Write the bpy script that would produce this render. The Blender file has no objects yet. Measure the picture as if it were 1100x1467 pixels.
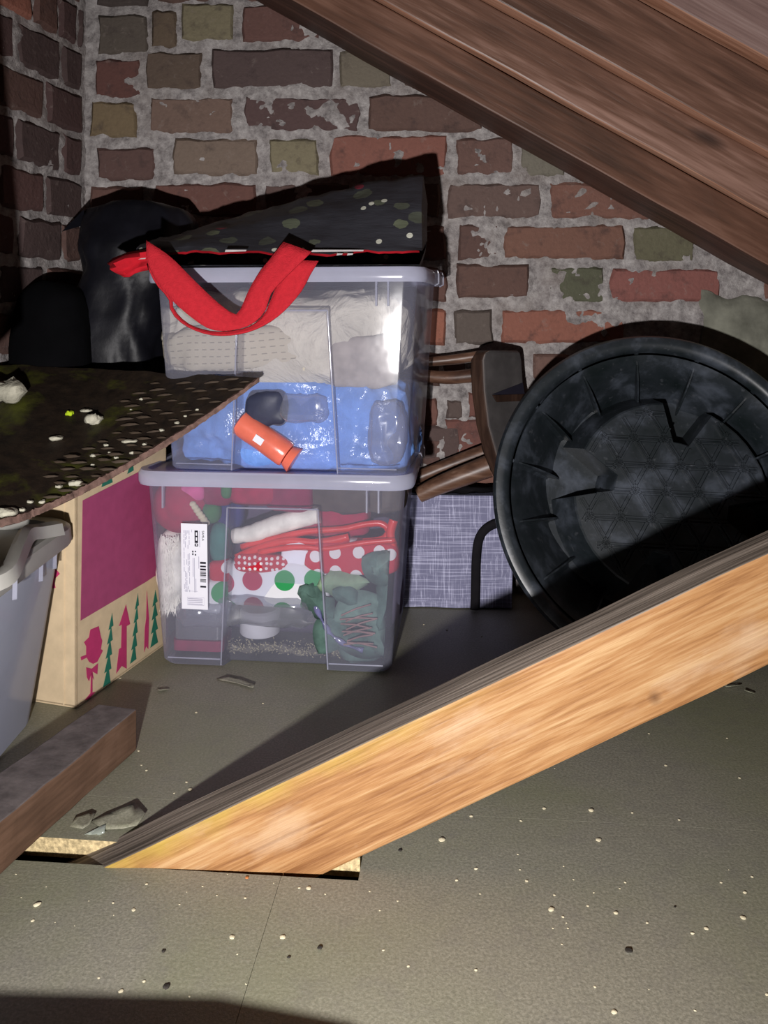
import bpy, bmesh, math, random
from mathutils import Vector, Matrix, noise as mn
R = math.radians
random.seed(7)
scn = bpy.context.scene
col = scn.collection

# ------------------------------------------------------------------ camera
F, HC, YH, WY = 1200.0, 0.50, 440.0, 1.463      # focal length in px, eye height, horizon row, brick wall distance
cd = bpy.data.cameras.new('camera'); cam = bpy.data.objects.new('camera', cd); col.objects.link(cam)
cam.location = (0, 0, HC); cam.rotation_euler = (R(90), 0, 0)
cd.sensor_width = 36; cd.lens = 36 * F / 1467; cd.shift_y = -(733.5 - YH) / 1467; cd.clip_start = 0.01
scn.camera = cam
# ------------------------------------------------------------------ world, torch, exposure
w = bpy.data.worlds.new('attic_dark'); scn.world = w; w.use_nodes = True
w.node_tree.nodes['Background'].inputs[0].default_value = (0.6, 0.7, 1.0, 1)
w.node_tree.nodes['Background'].inputs[1].default_value = 0.0015
LP = Vector((-0.12, 0.0, 0.305))
ld = bpy.data.lights.new('torch', 'SPOT'); ld.energy = 62; ld.shadow_soft_size = 0.011
ld.spot_size = R(125); ld.spot_blend = 1.0; ld.color = (1.0, 0.965, 0.955)
lo = bpy.data.objects.new('torch', ld); col.objects.link(lo); lo.location = LP
lo.rotation_euler = Vector((0.22, 1.0, 0.0)).to_track_quat('-Z', 'Y').to_euler()
scn.view_settings.view_transform = 'Standard'; scn.view_settings.look = 'None'
scn.view_settings.gamma = 1; scn.view_settings.use_curve_mapping = False
scn.view_settings.exposure = 0.0
scn.cycles.transparent_max_bounces = 24

# ------------------------------------------------------------------ helpers
def at(px, py, y): return Vector(((px - 550) / F * y, y, HC - (py - YH) / F * y))
def atz(px, py, z=0.0): return at(px, py, F * (HC - z) / (py - YH))
def lin(c):
    c = c / 255.0
    return c / 12.92 if c <= 0.04045 else ((c + 0.055) / 1.055) ** 2.4
def rgb(c, k=1.0): return tuple(min(1.0, lin(v) * k) for v in c) + (1.0,)

class N:
    """small node-tree writer"""
    def __init__(s, name):
        s.m = bpy.data.materials.new(name); s.m.use_nodes = True; s.t = s.m.node_tree
        s.b = s.t.nodes['Principled BSDF']; s.out = s.t.nodes['Material Output']
    def n(s, typ, **kw):
        nd = s.t.nodes.new(typ)
        for k, v in kw.items():
            if k.startswith('_'): setattr(nd, k[1:], v)
            else: nd.inputs[k.replace('__', ' ')].default_value = v
        return nd
    def l(s, a, b): s.t.links.new(a, b)
    def coord(s, scale=(1, 1, 1), rot=(0, 0, 0), loc=(0, 0, 0), world=False):
        mp = s.n('ShaderNodeMapping'); mp.inputs['Scale'].default_value = scale
        mp.inputs['Rotation'].default_value = rot; mp.inputs['Location'].default_value = loc
        if world:
            s.l(s.n('ShaderNodeNewGeometry').outputs['Position'], mp.inputs[0])
        else:
            s.l(s.n('ShaderNodeTexCoord').outputs['Object'], mp.inputs[0])
        return mp.outputs[0]
    def noise(s, vec, scale, detail=4, rough=.55, dist=0.0):
        nd = s.n('ShaderNodeTexNoise', Scale=scale, Detail=detail, Roughness=rough, Distortion=dist)
        s.l(vec, nd.inputs['Vector']); return nd.outputs['Fac']
    def ramp(s, fac, stops):
        r = s.n('ShaderNodeValToRGB'); e = r.color_ramp.elements
        while len(e) < len(stops): e.new(0.5)
        for i, (p, c) in enumerate(stops):
            e[i].position = p; e[i].color = c
        s.l(fac, r.inputs[0]); return r.outputs[0]
    def mix(s, fac, a, b, mode='MIX'):
        m = s.n('ShaderNodeMix', _data_type='RGBA', _blend_type=mode)
        for v, i in ((fac, 0), (a, 6), (b, 7)):
            if hasattr(v, 'links'): s.l(v, m.inputs[i])
            else: m.inputs[i].default_value = v
        return m.outputs[2]
    def math(s, op, a, b=None):
        m = s.n('ShaderNodeMath', _operation=op)
        for v, i in ((a, 0), (b, 1)):
            if v is None: continue
            if hasattr(v, 'links'): s.l(v, m.inputs[i])
            else: m.inputs[i].default_value = v
        return m.outputs[0]
    def bump(s, fac, strength=.5, dist=.002):
        b = s.n('ShaderNodeBump', Strength=strength, Distance=dist); s.l(fac, b.inputs['Height'])
        s.l(b.outputs[0], s.b.inputs['Normal']); return b
    def setc(s, c):
        if hasattr(c, 'links'): s.l(c, s.b.inputs['Base Color'])
        else: s.b.inputs['Base Color'].default_value = c
        return s
    def fin(s, rough=.7, spec=.3, metal=0.0):
        s.b.inputs['Roughness'].default_value = rough; s.b.inputs['Specular IOR Level'].default_value = spec
        s.b.inputs['Metallic'].default_value = metal; return s.m

def plain(name, c, k=1.0, rough=.7, spec=.3, var=.25, scale=30, bump=.3, bs=80, bd=.001, metal=0):
    x = N(name); v = x.coord()
    f = x.noise(v, scale)
    d = rgb(c, k); dk = tuple(a * (1 - var) for a in d[:3]) + (1,); lt = tuple(min(1, a * (1 + var)) for a in d[:3]) + (1,)
    x.setc(x.ramp(f, [(.3, dk), (.7, lt)]))
    if bump: x.bump(x.noise(v, bs, 5), bump, bd)
    return x.fin(rough, spec, metal)

def woodmat(name, c1, c2, c3, k=1.0, axis=0, stretch=14, scale=22, rough=.6, spec=.3, bump=.5, bd=.0015, stain=None, knots=False):
    """grain runs along the object's local axis"""
    x = N(name); sc = [1.0, 1.0, 1.0]; sc[axis] = 1.0 / stretch
    v = x.coord(tuple(sc))
    f1 = x.noise(v, scale, 6, .6, .6); f2 = x.noise(v, scale * 6, 3, .5)
    f = x.math('ADD', x.math('MULTIPLY', f1, .65), x.math('MULTIPLY', f2, .35))
    c = x.ramp(f, [(.36, rgb(c1, k)), (.5, rgb(c2, k)), (.64, rgb(c3, k))])
    big = x.noise(x.coord(), 5, 3)
    c = x.mix(x.math('MULTIPLY', big, .35), c, rgb(c1, k))
    if stain: c = stain(x, c)
    if knots:
        kv = [2.6, 2.6, 7.0]; vo = x.n('ShaderNodeTexVoronoi', Scale=1.0); x.l(x.coord(tuple(kv), loc=(.37, .2, .11)), vo.inputs['Vector'])
        kf = x.ramp(x.math('ADD', vo.outputs['Distance'], x.math('MULTIPLY', f1, .06)), [(.09, (.85, .85, .85, 1)), (.15, (0, 0, 0, 1))])
        c = x.mix(kf, c, rgb((44, 34, 32), k))
    x.setc(c); x.bump(f, bump, bd)
    return x.fin(rough, spec)

class MB:
    def __init__(s): s.v = []; s.f = []; s.mi = []
    def add(s, vs, fs, mi=0):
        o = len(s.v); s.v += [tuple(p) for p in vs]; s.f += [tuple(i + o for i in f) for f in fs]; s.mi += [mi] * len(fs)
    def box(s, a, b, mi=0, mat=None):
        x0, y0, z0 = a; x1, y1, z1 = b
        vs = [Vector(p) for p in ((x0,y0,z0),(x1,y0,z0),(x1,y1,z0),(x0,y1,z0),(x0,y0,z1),(x1,y0,z1),(x1,y1,z1),(x0,y1,z1))]
        if mat: vs = [mat @ p for p in vs]
        s.add(vs, [(0,3,2,1),(4,5,6,7),(0,1,5,4),(1,2,6,5),(2,3,7,6),(3,0,4,7)], mi)
    def loft(s, rings, closed=True, caps=(True, True), mi=0):
        n = len(rings[0]); vs = [p for r in rings for p in r]; fs = []
        for i in range(len(rings) - 1):
            for j in range(n if closed else n - 1):
                a, b = i * n + j, i * n + (j + 1) % n
                fs.append((a, b, b + n, a + n))
        if caps[0]: fs.append(tuple(range(n))[::-1])
        if caps[1]: fs.append(tuple(range((len(rings) - 1) * n, len(rings) * n)))
        s.add(vs, fs, mi)
    def prism(s, poly, off, mi=0):
        """poly: list of Vectors, off: extrusion Vector"""
        s.loft([poly, [p + off for p in poly]], True, (True, True), mi)
    def tube(s, pts, r, seg=8, mi=0, caps=(True, True)):
        pts = [Vector(p) for p in pts]; rings = []
        for i, p in enumerate(pts):
            d = (pts[min(i + 1, len(pts) - 1)] - pts[max(i - 1, 0)]).normalized()
            a = d.orthogonal().normalized() if i == 0 else (pa - d * pa.dot(d)).normalized()
            pa = a; b = d.cross(a); rr = r[i] if isinstance(r, (list, tuple)) else r
            rings.append([p + (a * math.cos(t) + b * math.sin(t)) * rr for t in [2 * math.pi * k / seg for k in range(seg)]])
        s.loft(rings, True, caps, mi)
    def grid(s, fn, nu, nv, mi=0, closeu=False):
        vs = [fn(i / nu, j / nv) for j in range(nv + 1) for i in range(nu + 1)]
        s.add(vs, [(j*(nu+1)+i, j*(nu+1)+i+1, (j+1)*(nu+1)+i+1, (j+1)*(nu+1)+i) for j in range(nv) for i in range(nu)], mi)
    def build(s, name, mats, parent=None, smooth=None, bevel=0, solid=0, fixn=True, loc=None, rot=None, segs=2):
        me = bpy.data.meshes.new(name); me.from_pydata(s.v, [], s.f)
        for m in (mats if isinstance(mats, (list, tuple)) else [mats]): me.materials.append(m)
        for p, i in zip(me.polygons, s.mi): p.material_index = i
        if fixn:
            bm = bmesh.new(); bm.from_mesh(me); bmesh.ops.recalc_face_normals(bm, faces=bm.faces); bm.to_mesh(me); bm.free()
        if smooth is not None:
            me.polygons.foreach_set('use_smooth', [True] * len(me.polygons)); me.set_sharp_from_angle(angle=R(smooth))
        o = bpy.data.objects.new(name, me); col.objects.link(o)
        if parent: o.parent = parent
        if loc is not None: o.location = loc
        if rot is not None: o.rotation_euler = rot
        if solid:
            md = o.modifiers.new('thick', 'SOLIDIFY'); md.thickness = solid; md.offset = 0
        if bevel:
            md = o.modifiers.new('bevel', 'BEVEL'); md.width = bevel; md.segments = segs; md.limit_method = 'ANGLE'
        return o

def empty(name, loc=(0, 0, 0), rot=(0, 0, 0)):
    o = bpy.data.objects.new(name, None); col.objects.link(o); o.location = loc; o.rotation_euler = rot
    o.empty_display_size = .02; return o
def tag(o, label, cat, group=None):
    o['label'] = label; o['category'] = cat
    if group: o['group'] = group
    return o
def struct(o): o['kind'] = 'structure'; return o
def fbm(p, f, oct=4, seed=0.0):
    return mn.fractal(Vector(p) * f + Vector((seed * 13.7, seed * 7.1, seed * 3.3)), 1.0, 2.0, oct)
def ridge(p, f, seed=0.0):
    q = Vector(p) * f + Vector((seed * 11.3, seed * 5.9, seed * 2.7))
    return (1 - abs(mn.noise(q))) + .5 * (1 - abs(mn.noise(q * 2.1)))
def blob_mb(c, s, seed=1, amp=.15, freq=12, e=.7, nu=48, nv=28, rid=0, rf=20):
    """superellipsoid with folds, centre c, half sizes s"""
    c = Vector(c); mb = MB(); sg = lambda t, p: math.copysign(abs(t) ** p, t)
    m = min(s)
    def fn(u, v):
        th, ph = u * 2 * math.pi, (v - .5) * math.pi
        d = Vector((sg(math.cos(ph), e) * sg(math.cos(th), e), sg(math.cos(ph), e) * sg(math.sin(th), e), sg(math.sin(ph), e)))
        p = Vector((d.x * s[0], d.y * s[1], d.z * s[2]))
        k = amp * fbm(c + p, freq, 4, seed)
        if rid: k += rid * (ridge(c + p, rf, seed) - 1.1)
        return c + p + d.normalized() * m * k if d.length else c + p
    mb.grid(fn, nu, nv); return mb

# ------------------------------------------------------------------ materials
KW = 1.75
brick_m = N('brick_clay')
_v = brick_m.coord(world=True)
_oi = brick_m.n('ShaderNodeObjectInfo')
_n1 = brick_m.noise(_v, 34, 6, .65); _n2 = brick_m.noise(_v, 150, 4, .6)
_c = brick_m.mix(brick_m.ramp(_n1, [(.32, (.45, .42, .42, 1)), (.52, (1, 1, 1, 1)), (.72, (1.0, 1.0, 1.0, 1))]), (0, 0, 0, 1), _oi.outputs['Color'], 'MIX')
_c = brick_m.mix(brick_m.ramp(_n1, [(.30, (1, 1, 1, 1)), (.46, (0, 0, 0, 1))]), _oi.outputs['Color'], brick_m.mix(.55, _oi.outputs['Color'], rgb((52, 44, 44), KW)))
_dust = brick_m.ramp(brick_m.noise(_v, 55, 5, .7, .5), [(.60, (0, 0, 0, 1)), (.74, (1, 1, 1, 1))])
_c = brick_m.mix(brick_m.math('MULTIPLY', _dust, .45), _c, rgb((122, 112, 106), KW))
_c = brick_m.mix(brick_m.math('MULTIPLY', _n2, .35), _c, rgb((40, 33, 33), KW))
brick_m.setc(_c); brick_m.bump(brick_m.math('ADD', _n2, brick_m.math('MULTIPLY', _n1, 1.2)), .55, .003); brick_mat = brick_m.fin(.9, .15)

mx = N('lime_mortar'); _v = mx.coord(world=True)
_f = mx.noise(_v, 60, 8, .72); _g = mx.noise(_v, 9, 4, .6)
_c = mx.ramp(_f, [(.28, rgb((70, 66, 66), KW)), (.46, rgb((122, 117, 116), KW)), (.68, rgb((158, 154, 152), KW))])
_c = mx.mix(mx.ramp(_g, [(.5, (0, 0, 0, 1)), (.72, (.5, .5, .5, 1))]), _c, rgb((112, 102, 96), KW))
mx.setc(_c); mx.bump(mx.noise(_v, 190, 6, .7), .9, .004); mortar_mat = mx.fin(.95, .1)
plaster_mat = plain('old_green_plaster', (104, 104, 94), 1.5, .9, .1, .3, 30, .6, 120, .002)

px_ = N('grey_floor_paint'); _v = px_.coord(world=True)
_f = px_.noise(_v, 380, 3, .7); _g = px_.noise(_v, 3.2, 4, .55, .4); _h = px_.noise(_v, 40, 5, .6)
_c = px_.ramp(_f, [(.3, rgb((112, 110, 98))), (.5, rgb((132, 129, 115))), (.72, rgb((154, 150, 136)))])
_c = px_.mix(px_.ramp(_g, [(.44, (0, 0, 0, 1)), (.66, (.5, .5, .5, 1))]), _c, rgb((118, 122, 88)))
_c = px_.mix(px_.ramp(_h, [(.5, (0, 0, 0, 1)), (.75, (.35, .35, .35, 1))]), _c, rgb((112, 108, 104)))
px_.setc(_c); px_.bump(px_.math('ADD', _f, _h), .35, .001); floor_mat = px_.fin(.5, .45)
chip_mat = plain('raw_chipboard', (196, 176, 134), .9, .9, .1, .45, 260, .8, 300, .002)
void_mat = plain('loft_void_dark', (26, 24, 22), 1.0, .95, .05, .3, 20, .3)  # near-black colour stands in for the unlit space under the boards
caster_mat = woodmat('shadow_caster_wood', (60, 48, 40), (84, 68, 56), (100, 84, 70))  # wood of the two added shadow casters out of view

def strut_stain(x, c):
    v = x.coord()
    sep = x.n('ShaderNodeSeparateXYZ'); x.l(v, sep.inputs[0])
    e1 = x.ramp(x.math('ADD', sep.outputs['Z'], x.math('MULTIPLY', x.noise(v, 26, 4), .035)), [(.045, (0, 0, 0, 1)), (.066, (1, 1, 1, 1))])
    left = x.ramp(sep.outputs['X'], [(.16, (1, 1, 1, 1)), (.44, (0, 0, 0, 1))])
    m = x.math('MULTIPLY', x.math('MULTIPLY', e1, left), .38)
    c = x.mix(m, c, rgb((214, 200, 70), .8))
    p = x.ramp(x.noise(x.coord((1, 1, 2.5)), 9, 5, .6), [(.55, (0, 0, 0, 1)), (.72, (1, 1, 1, 1))])
    c = x.mix(x.math('MULTIPLY', p, .45), c, rgb((206, 178, 148), .8))
    # one round knot
    dx = x.math('SUBTRACT', sep.outputs['X'], .522); dz = x.math('SUBTRACT', sep.outputs['Z'], -.028)
    d = x.math('SQRT', x.math('ADD', x.math('POWER', dx, 2.0), x.math('POWER', dz, 2.0)))
    k = x.ramp(d, [(.0030, (.75, .75, .75, 1)), (.0042, (.25, .25, .25, 1)), (.0050, (.8, .8, .8, 1)), (.0062, (0, 0, 0, 1))])
    return x.mix(k, c, rgb((96, 62, 36), .8))
strut_mat = woodmat('pine_orange', (150, 100, 58), (198, 146, 94), (228, 186, 134), .64, 0, 18, 70, .55, .3, .9, .0022, strut_stain)
strut_top_mat = woodmat('pine_grey_top', (58, 52, 46), (112, 102, 92), (158, 146, 134), 1.35, 0, 40, 60, .7, .2, .9, .002)  # top face of the brace, greyer than its sides
block_mat = woodmat('offcut_brown', (88, 66, 52), (118, 90, 72), (140, 110, 92), .8, 0, 9, 30, .7, .25, .6)
block_top_mat = plain('offcut_dusty_top', (106, 98, 96), .95, .8, .2, .3, 60, .5, 160)
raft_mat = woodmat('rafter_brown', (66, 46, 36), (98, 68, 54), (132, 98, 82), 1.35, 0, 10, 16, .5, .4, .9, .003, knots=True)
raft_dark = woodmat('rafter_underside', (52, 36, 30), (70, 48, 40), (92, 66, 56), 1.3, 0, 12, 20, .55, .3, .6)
plank_mat = woodmat('roof_plank', (78, 56, 46), (112, 82, 68), (160, 126, 112), 1.3, 0, 12, 18, .42, .5, 1.0, .004, knots=True)
plank_grey = woodmat('roof_plank_pale', (104, 84, 80), (136, 112, 106), (166, 144, 138), 1.35, 0, 26, 34, .45, .45, .9, .002)
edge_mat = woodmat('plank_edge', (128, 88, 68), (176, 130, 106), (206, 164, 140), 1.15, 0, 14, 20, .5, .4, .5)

def plasticmat(name, c, veil, gloss=.1, k=1.0, rough=.12, waves=True):
    x = N(name); x.t.nodes.remove(x.b)
    tr = x.n('ShaderNodeBsdfTransparent'); tr.inputs[0].default_value = (.93, .94, .97, 1)
    df = x.n('ShaderNodeBsdfDiffuse'); df.inputs[0].default_value = rgb(c, k)
    tl = x.n('ShaderNodeBsdfTranslucent'); tl.inputs[0].default_value = rgb(c, k)
    gl = x.n('ShaderNodeBsdfGlossy', Roughness=rough)
    lw = x.n('ShaderNodeLayerWeight', Blend=.35)
    m1 = x.n('ShaderNodeMixShader', Fac=.4); x.l(df.outputs[0], m1.inputs[1]); x.l(tl.outputs[0], m1.inputs[2])
    m2 = x.n('ShaderNodeMixShader')
    fac = x.math('ADD', x.math('MULTIPLY', lw.outputs['Facing'], .35), veil)
    nv = x.noise(x.coord(), 14, 3)
    fac = x.math('MULTIPLY', fac, x.math('ADD', x.math('MULTIPLY', nv, .5), .75))
    x.l(fac, m2.inputs[0]); x.l(tr.outputs[0], m2.inputs[1]); x.l(m1.outputs[0], m2.inputs[2])
    m3 = x.n('ShaderNodeMixShader')
    x.l(x.math('ADD', x.math('MULTIPLY', lw.outputs['Fresnel'], .32), gloss * .4), m3.inputs[0])
    x.l(m2.outputs[0], m3.inputs[1]); x.l(gl.outputs[0], m3.inputs[2])
    if waves:
        b = x.n('ShaderNodeBump', Strength=.25, Distance=.002); x.l(x.noise(x.coord(), 22, 2), b.inputs['Height'])
        x.l(b.outputs[0], gl.inputs['Normal'])
    x.l(m3.outputs[0], x.out.inputs[0]); return x.m
bin_mat = plasticmat('clear_bin_plastic', (204, 206, 230), .20, .10)
lid_mat = plasticmat('clear_lid_plastic', (214, 216, 238), .76, .12)
rib_mat = plasticmat('clear_rib_plastic', (215, 217, 236), .45, .2)
greybin_mat = plasticmat('frosted_bin_plastic', (205, 210, 228), .85, .12)
greylid_mat = plain('grey_lid_plastic', (160, 158, 152), .9, .4, .4, .1, 20, .1)
wrap_mat = plasticmat('crinkly_clear_film', (190, 192, 205), .28, .4, 1.0, .1)

def cloth(name, c, k=1.0, bs=900, bump=.4, var=.18, rough=.9): return plain(name, c, k, rough, .15, var, 60, bump, bs, .0006)
def crease_cloth(name, c, k):
    x = N(name); v = x.coord(); n1 = x.noise(v, 11, 5, .55, 1.6); n2 = x.noise(v, 500, 3)
    x.setc(x.ramp(n1, [(.3, rgb(c, k * .75)), (.6, rgb(c, k))]))
    b1 = x.bump(n2, .3, .0006); b2 = x.n('ShaderNodeBump', Strength=1.0, Distance=.02); x.l(n1, b2.inputs['Height']); x.l(b2.outputs[0], b1.inputs['Normal'])
    return x.fin(.9, .15)
linen_mat = crease_cloth('cream_linen', (222, 214, 198), .95); linen2_mat = cloth('grey_linen', (178, 168, 160), .85)
def stitched():
    x = N('stitched_linen'); v = x.coord(rot=(0, R(4), 0)); sep = x.n('ShaderNodeSeparateXYZ'); x.l(v, sep.inputs[0])
    nz = x.noise(x.coord(), 9, 2)
    r_ = x.math('LESS_THAN', x.math('FRACT', x.math('ADD', x.math('DIVIDE', sep.outputs['Z'], .0095), x.math('MULTIPLY', nz, 1.2))), .16)
    d_ = x.math('LESS_THAN', x.math('FRACT', x.math('ADD', x.math('DIVIDE', sep.outputs['X'], .013), x.math('MULTIPLY', nz, 3.0))), .55)
    x.setc(x.mix(x.math('MULTIPLY', x.math('MULTIPLY', r_, d_), .55), rgb((204, 194, 174), .88), rgb((104, 98, 90)))); x.bump(x.noise(x.coord(), 400, 4), .4, .0008)
    return x.fin(.9, .15)
stitch_mat = stitched()
bluebag_mat = plain('blue_polythene', (112, 152, 222), 1.0, .2, .6, .25, 25, .6, 34, .008)
redfilm_mat = plain('red_wrapper', (234, 118, 96), .95, .25, .6, .15, 30, .3, 60)
darkcup_mat = plain('dark_slate', (58, 62, 84), .8, .5, .3, .2)
blackbag_mat = plain('black_polythene', (20, 20, 26), 1.0, .45, .22, .3, 20, .3, 24, .004)
redfelt_mat = cloth('red_felt', (178, 38, 74), .8); maroon_mat = cloth('maroon_fleece', (150, 40, 78), .75); pink_mat = cloth('pink_knit', (216, 92, 150), .9, 260, .9)
purple_mat = cloth('purple_grey_cloth', (92, 82, 106), .8); blue_mat = cloth('navy_cloth', (52, 58, 120), .8)
fur_mat = cloth('white_fur', (240, 236, 226), .97, 500, .5); cream_mat = cloth('cream_yarn', (222, 212, 182), .8)
green_mat = cloth('green_felt', (66, 122, 72), .8); teal_mat = cloth('teal_cloth', (72, 130, 122), .8)
satin_mat = plain('red_satin', (226, 40, 32), .9, .3, .6, .15, 30, .3, 60)
leaf_mat = cloth('leaf_cloth', (84, 110, 102), 1.0, 500, .3, .3); leaf2_mat = cloth('leaf_cloth_pale', (128, 152, 124), 1.0, 500, .3, .25)
twig_mat = plain('twig_bark', (146, 116, 112), 1.0, .8, .1); candle_mat = plain('white_wax', (222, 220, 226), .85, .6, .3, .06, 40, .3)
tinsel_mat = plain('tinsel_foil', (196, 186, 150), .9, .25, .9, .1, 40, 0)
red_strap_mat = plain('red_webbing', (206, 44, 56), .85, .85, .15, .10, 200, .9, 650, .0012)
lining_mat = cloth('red_lining', (196, 30, 44), .9); lprint_mat = cloth('lining_print_white', (196, 190, 190), .8)
white_paper = plain('white_paper', (236, 236, 246), .95, .7, .2, .02, 30, 0)
ink_mat = plain('black_ink', (34, 32, 44), 1.0, .7, .2, .05, 30, 0); inkgrey_mat = plain('grey_ink', (176, 174, 192), 1.0, .8, .1, .05, 30, 0)

def dots(name, base, cols, spacing, thr, rnd=.25, k=.9, axis='XZ'):
    x = N(name); v = x.coord()
    sep = x.n('ShaderNodeSeparateXYZ'); x.l(v, sep.inputs[0]); cb = x.n('ShaderNodeCombineXYZ')
    x.l(sep.outputs['X'], cb.inputs[0]); x.l(sep.outputs['Z'], cb.inputs[1])
    vo = x.n('ShaderNodeTexVoronoi', _voronoi_dimensions='2D', Scale=1 / spacing, Randomness=rnd); x.l(cb.outputs[0], vo.inputs['Vector'])
    m = x.math('LESS_THAN', vo.outputs['Distance'], thr)
    sc = x.n('ShaderNodeSeparateColor'); x.l(vo.outputs['Color'], sc.inputs[0])
    c = rgb(cols[0], k) if len(cols) == 1 else x.mix(x.math('GREATER_THAN', sc.outputs[0], .5), rgb(cols[0], k), rgb(cols[1], k))
    x.setc(x.mix(m, rgb(base, k), c)); x.bump(x.noise(v, 500, 3), .3, .0006); return x.fin(.8, .2)
polka_mat = dots('polka_red_green', (228, 228, 234), [(176, 36, 76), (44, 150, 84)], .040, .36, .35)
bigdot_mat = dots('red_white_dots', (196, 34, 56), [(232, 228, 232)], .027, .30, .5)
smalldot_mat = dots('red_pin_dots', (190, 34, 54), [(236, 226, 228)], .0078, .28, .3)

fx = N('dark_floral_print'); _v = fx.coord()
_vo = fx.n('ShaderNodeTexVoronoi', Scale=26); fx.l(fx.coord((1, .7, 1.6)), _vo.inputs['Vector'])
_vd = fx.n('ShaderNodeTexVoronoi', Scale=44, Randomness=1.0); fx.l(_v, _vd.inputs['Vector'])
_sc = fx.n('ShaderNodeSeparateColor'); fx.l(_vo.outputs['Color'], _sc.inputs[0])
_sd = fx.n('ShaderNodeSeparateColor'); fx.l(_vd.outputs['Color'], _sd.inputs[0])
_leaf = fx.math('MULTIPLY', fx.math('LESS_THAN', fx.math('ADD', _vo.outputs['Distance'], fx.math('MULTIPLY', fx.noise(_v, 60, 3), .3)), .52), fx.math('GREATER_THAN', _sc.outputs[0], .30))
_c = fx.mix(fx.math('MULTIPLY', _leaf, fx.math('ADD', .25, fx.math('MULTIPLY', _sc.outputs[1], .6))), rgb((50, 50, 56)), rgb((104, 110, 88)))
_red = fx.math('MULTIPLY', fx.math('LESS_THAN', _vo.outputs['Distance'], .26), fx.math('LESS_THAN', _sc.outputs[0], .12))
_c = fx.mix(_red, _c, rgb((128, 46, 62)))
_dot = fx.math('MULTIPLY', fx.math('LESS_THAN', _vd.outputs['Distance'], .19), fx.math('GREATER_THAN', _sd.outputs[1], .76))
_c = fx.mix(_dot, _c, rgb((196, 196, 182)))
fx.setc(_c); fx.bump(fx.noise(fx.coord((1, 1, 4)), 16, 4), .5, .006); floral_mat = fx.fin(.55, .35)

wx = N('grey_slub_weave')
_a = wx.ramp(wx.noise(wx.coord((6, 6, 300)), 1.6, 3, .6), [(.52, (0, 0, 0, 1)), (.66, (1, 1, 1, 1))])
_b = wx.ramp(wx.noise(wx.coord((300, 300, 6)), 1.6, 3, .6), [(.52, (0, 0, 0, 1)), (.66, (1, 1, 1, 1))])
_c = wx.mix(wx.math('MULTIPLY', wx.math('ADD', _a, _b), .5), rgb((104, 104, 128), 1.5), rgb((176, 176, 200), 1.6))
wx.setc(_c); wx.bump(wx.noise(wx.coord(), 300, 3), .4, .001); weave_mat = wx.fin(.75, .2)
handle_mat = cloth('black_webbing', (26, 24, 28), 1.0)

tx = N('black_tub_plastic'); _v = tx.coord()
_f = tx.noise(_v, 16, 6, .62, .3); _g = tx.noise(_v, 90, 4, .6)
_c = tx.ramp(_f, [(.34, rgb((22, 29, 31), 1.0)), (.52, rgb((38, 43, 48), 1.0)), (.70, rgb((74, 80, 90), 1.0))])
_c = tx.mix(tx.ramp(_g, [(.62, (0, 0, 0, 1)), (.75, (.35, .35, .35, 1))]), _c, rgb((104, 106, 112)))
tx.setc(_c); tx.bump(_g, .15, .001); tub_mat = tx.fin(.38, .5)

stool_mat = woodmat('stool_dark_wood', (40, 28, 23), (62, 44, 36), (88, 66, 54), .95, 2, 8, 24, .45, .4, .3)
stool_top_mat = plain('stool_seat_dusty', (72, 69, 69), 1.05, .6, .3, .3, 24, .3, 90)
leg_mat = woodmat('stool_leg_wood', (70, 48, 38), (106, 76, 60), (140, 110, 92), 1.0, 0, 8, 30, .4, .5, .3)

card_mat = plain('kraft_cardboard', (212, 190, 156), .92, .85, .15, .10, 40, .15, 90)
card_in = plain('kraft_inside', (112, 90, 66), .9, .9, .1, .2, 40, .3, 60)
magenta_mat = plain('magenta_ink', (164, 72, 112), .9, .8, .2, .08, 60, .1); pgreen_mat = plain('pine_green_ink', (40, 112, 92), .95, .8, .2, .08, 60, .1); pred_mat = plain('raspberry_ink', (186, 56, 106), .95, .8, .2, .08, 60, .1)

bx = N('dark_mat_rubber'); _v = bx.coord(world=True)
_f = bx.noise(_v, 60, 5, .6)
_c = bx.ramp(_f, [(.3, rgb((24, 18, 14))), (.7, rgb((46, 36, 27)))])
_moss = bx.ramp(bx.noise(_v, 11, 5, .6, .4), [(.50, (0, 0, 0, 1)), (.70, (.8, .8, .8, 1))])
_sep = bx.n('ShaderNodeSeparateXYZ'); bx.l(_v, _sep.inputs[0])
_lim = bx.ramp(_sep.outputs['X'], [(0.0, (1, 1, 1, 1)), (1.0, (0, 0, 0, 1))])
_msk = bx.ramp(bx.math('ADD', _sep.outputs['X'], 1.0), [(.62, (1, 1, 1, 1)), (.74, (0, 0, 0, 1))])
_c = bx.mix(bx.math('MULTIPLY', _moss, _msk), _c, rgb((92, 98, 24)))
bx.setc(_c); bx.bump(_f, .5, .003); rubber_mat = bx.fin(.6, .3)
ridge_mat = plain('mat_ridge_brown', (70, 58, 47), .9, .7, .3, .3, 60, .5)  # ridges are a lighter brown than the sheet
matedge_mat = plain('mat_raw_edge', (116, 92, 84), .9, .9, .1, .4, 120, .7, 150, .002)
plastercrumb_mat = plain('plaster_crumb', (190, 186, 168), .9, .95, .1, .25, 60, .9, 120, .003)
lime_mat = plain('yellow_lichen', (186, 214, 40), .9, .8, .2, .2, 60, .5)
chipmat1 = plain('paint_chip_pale', (216, 206, 176), .9, .8, .2, .1, 60, .2); chipmat2 = plain('paint_chip_dark', (52, 48, 44), .9, .8, .2, .2, 60, .2)
chipmat3 = plain('paint_chip_orange', (190, 120, 70), .9, .8, .2, .1, 60, .2)
film_mat = plasticmat('dusty_film', (200, 208, 196), .55, .1)

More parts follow.
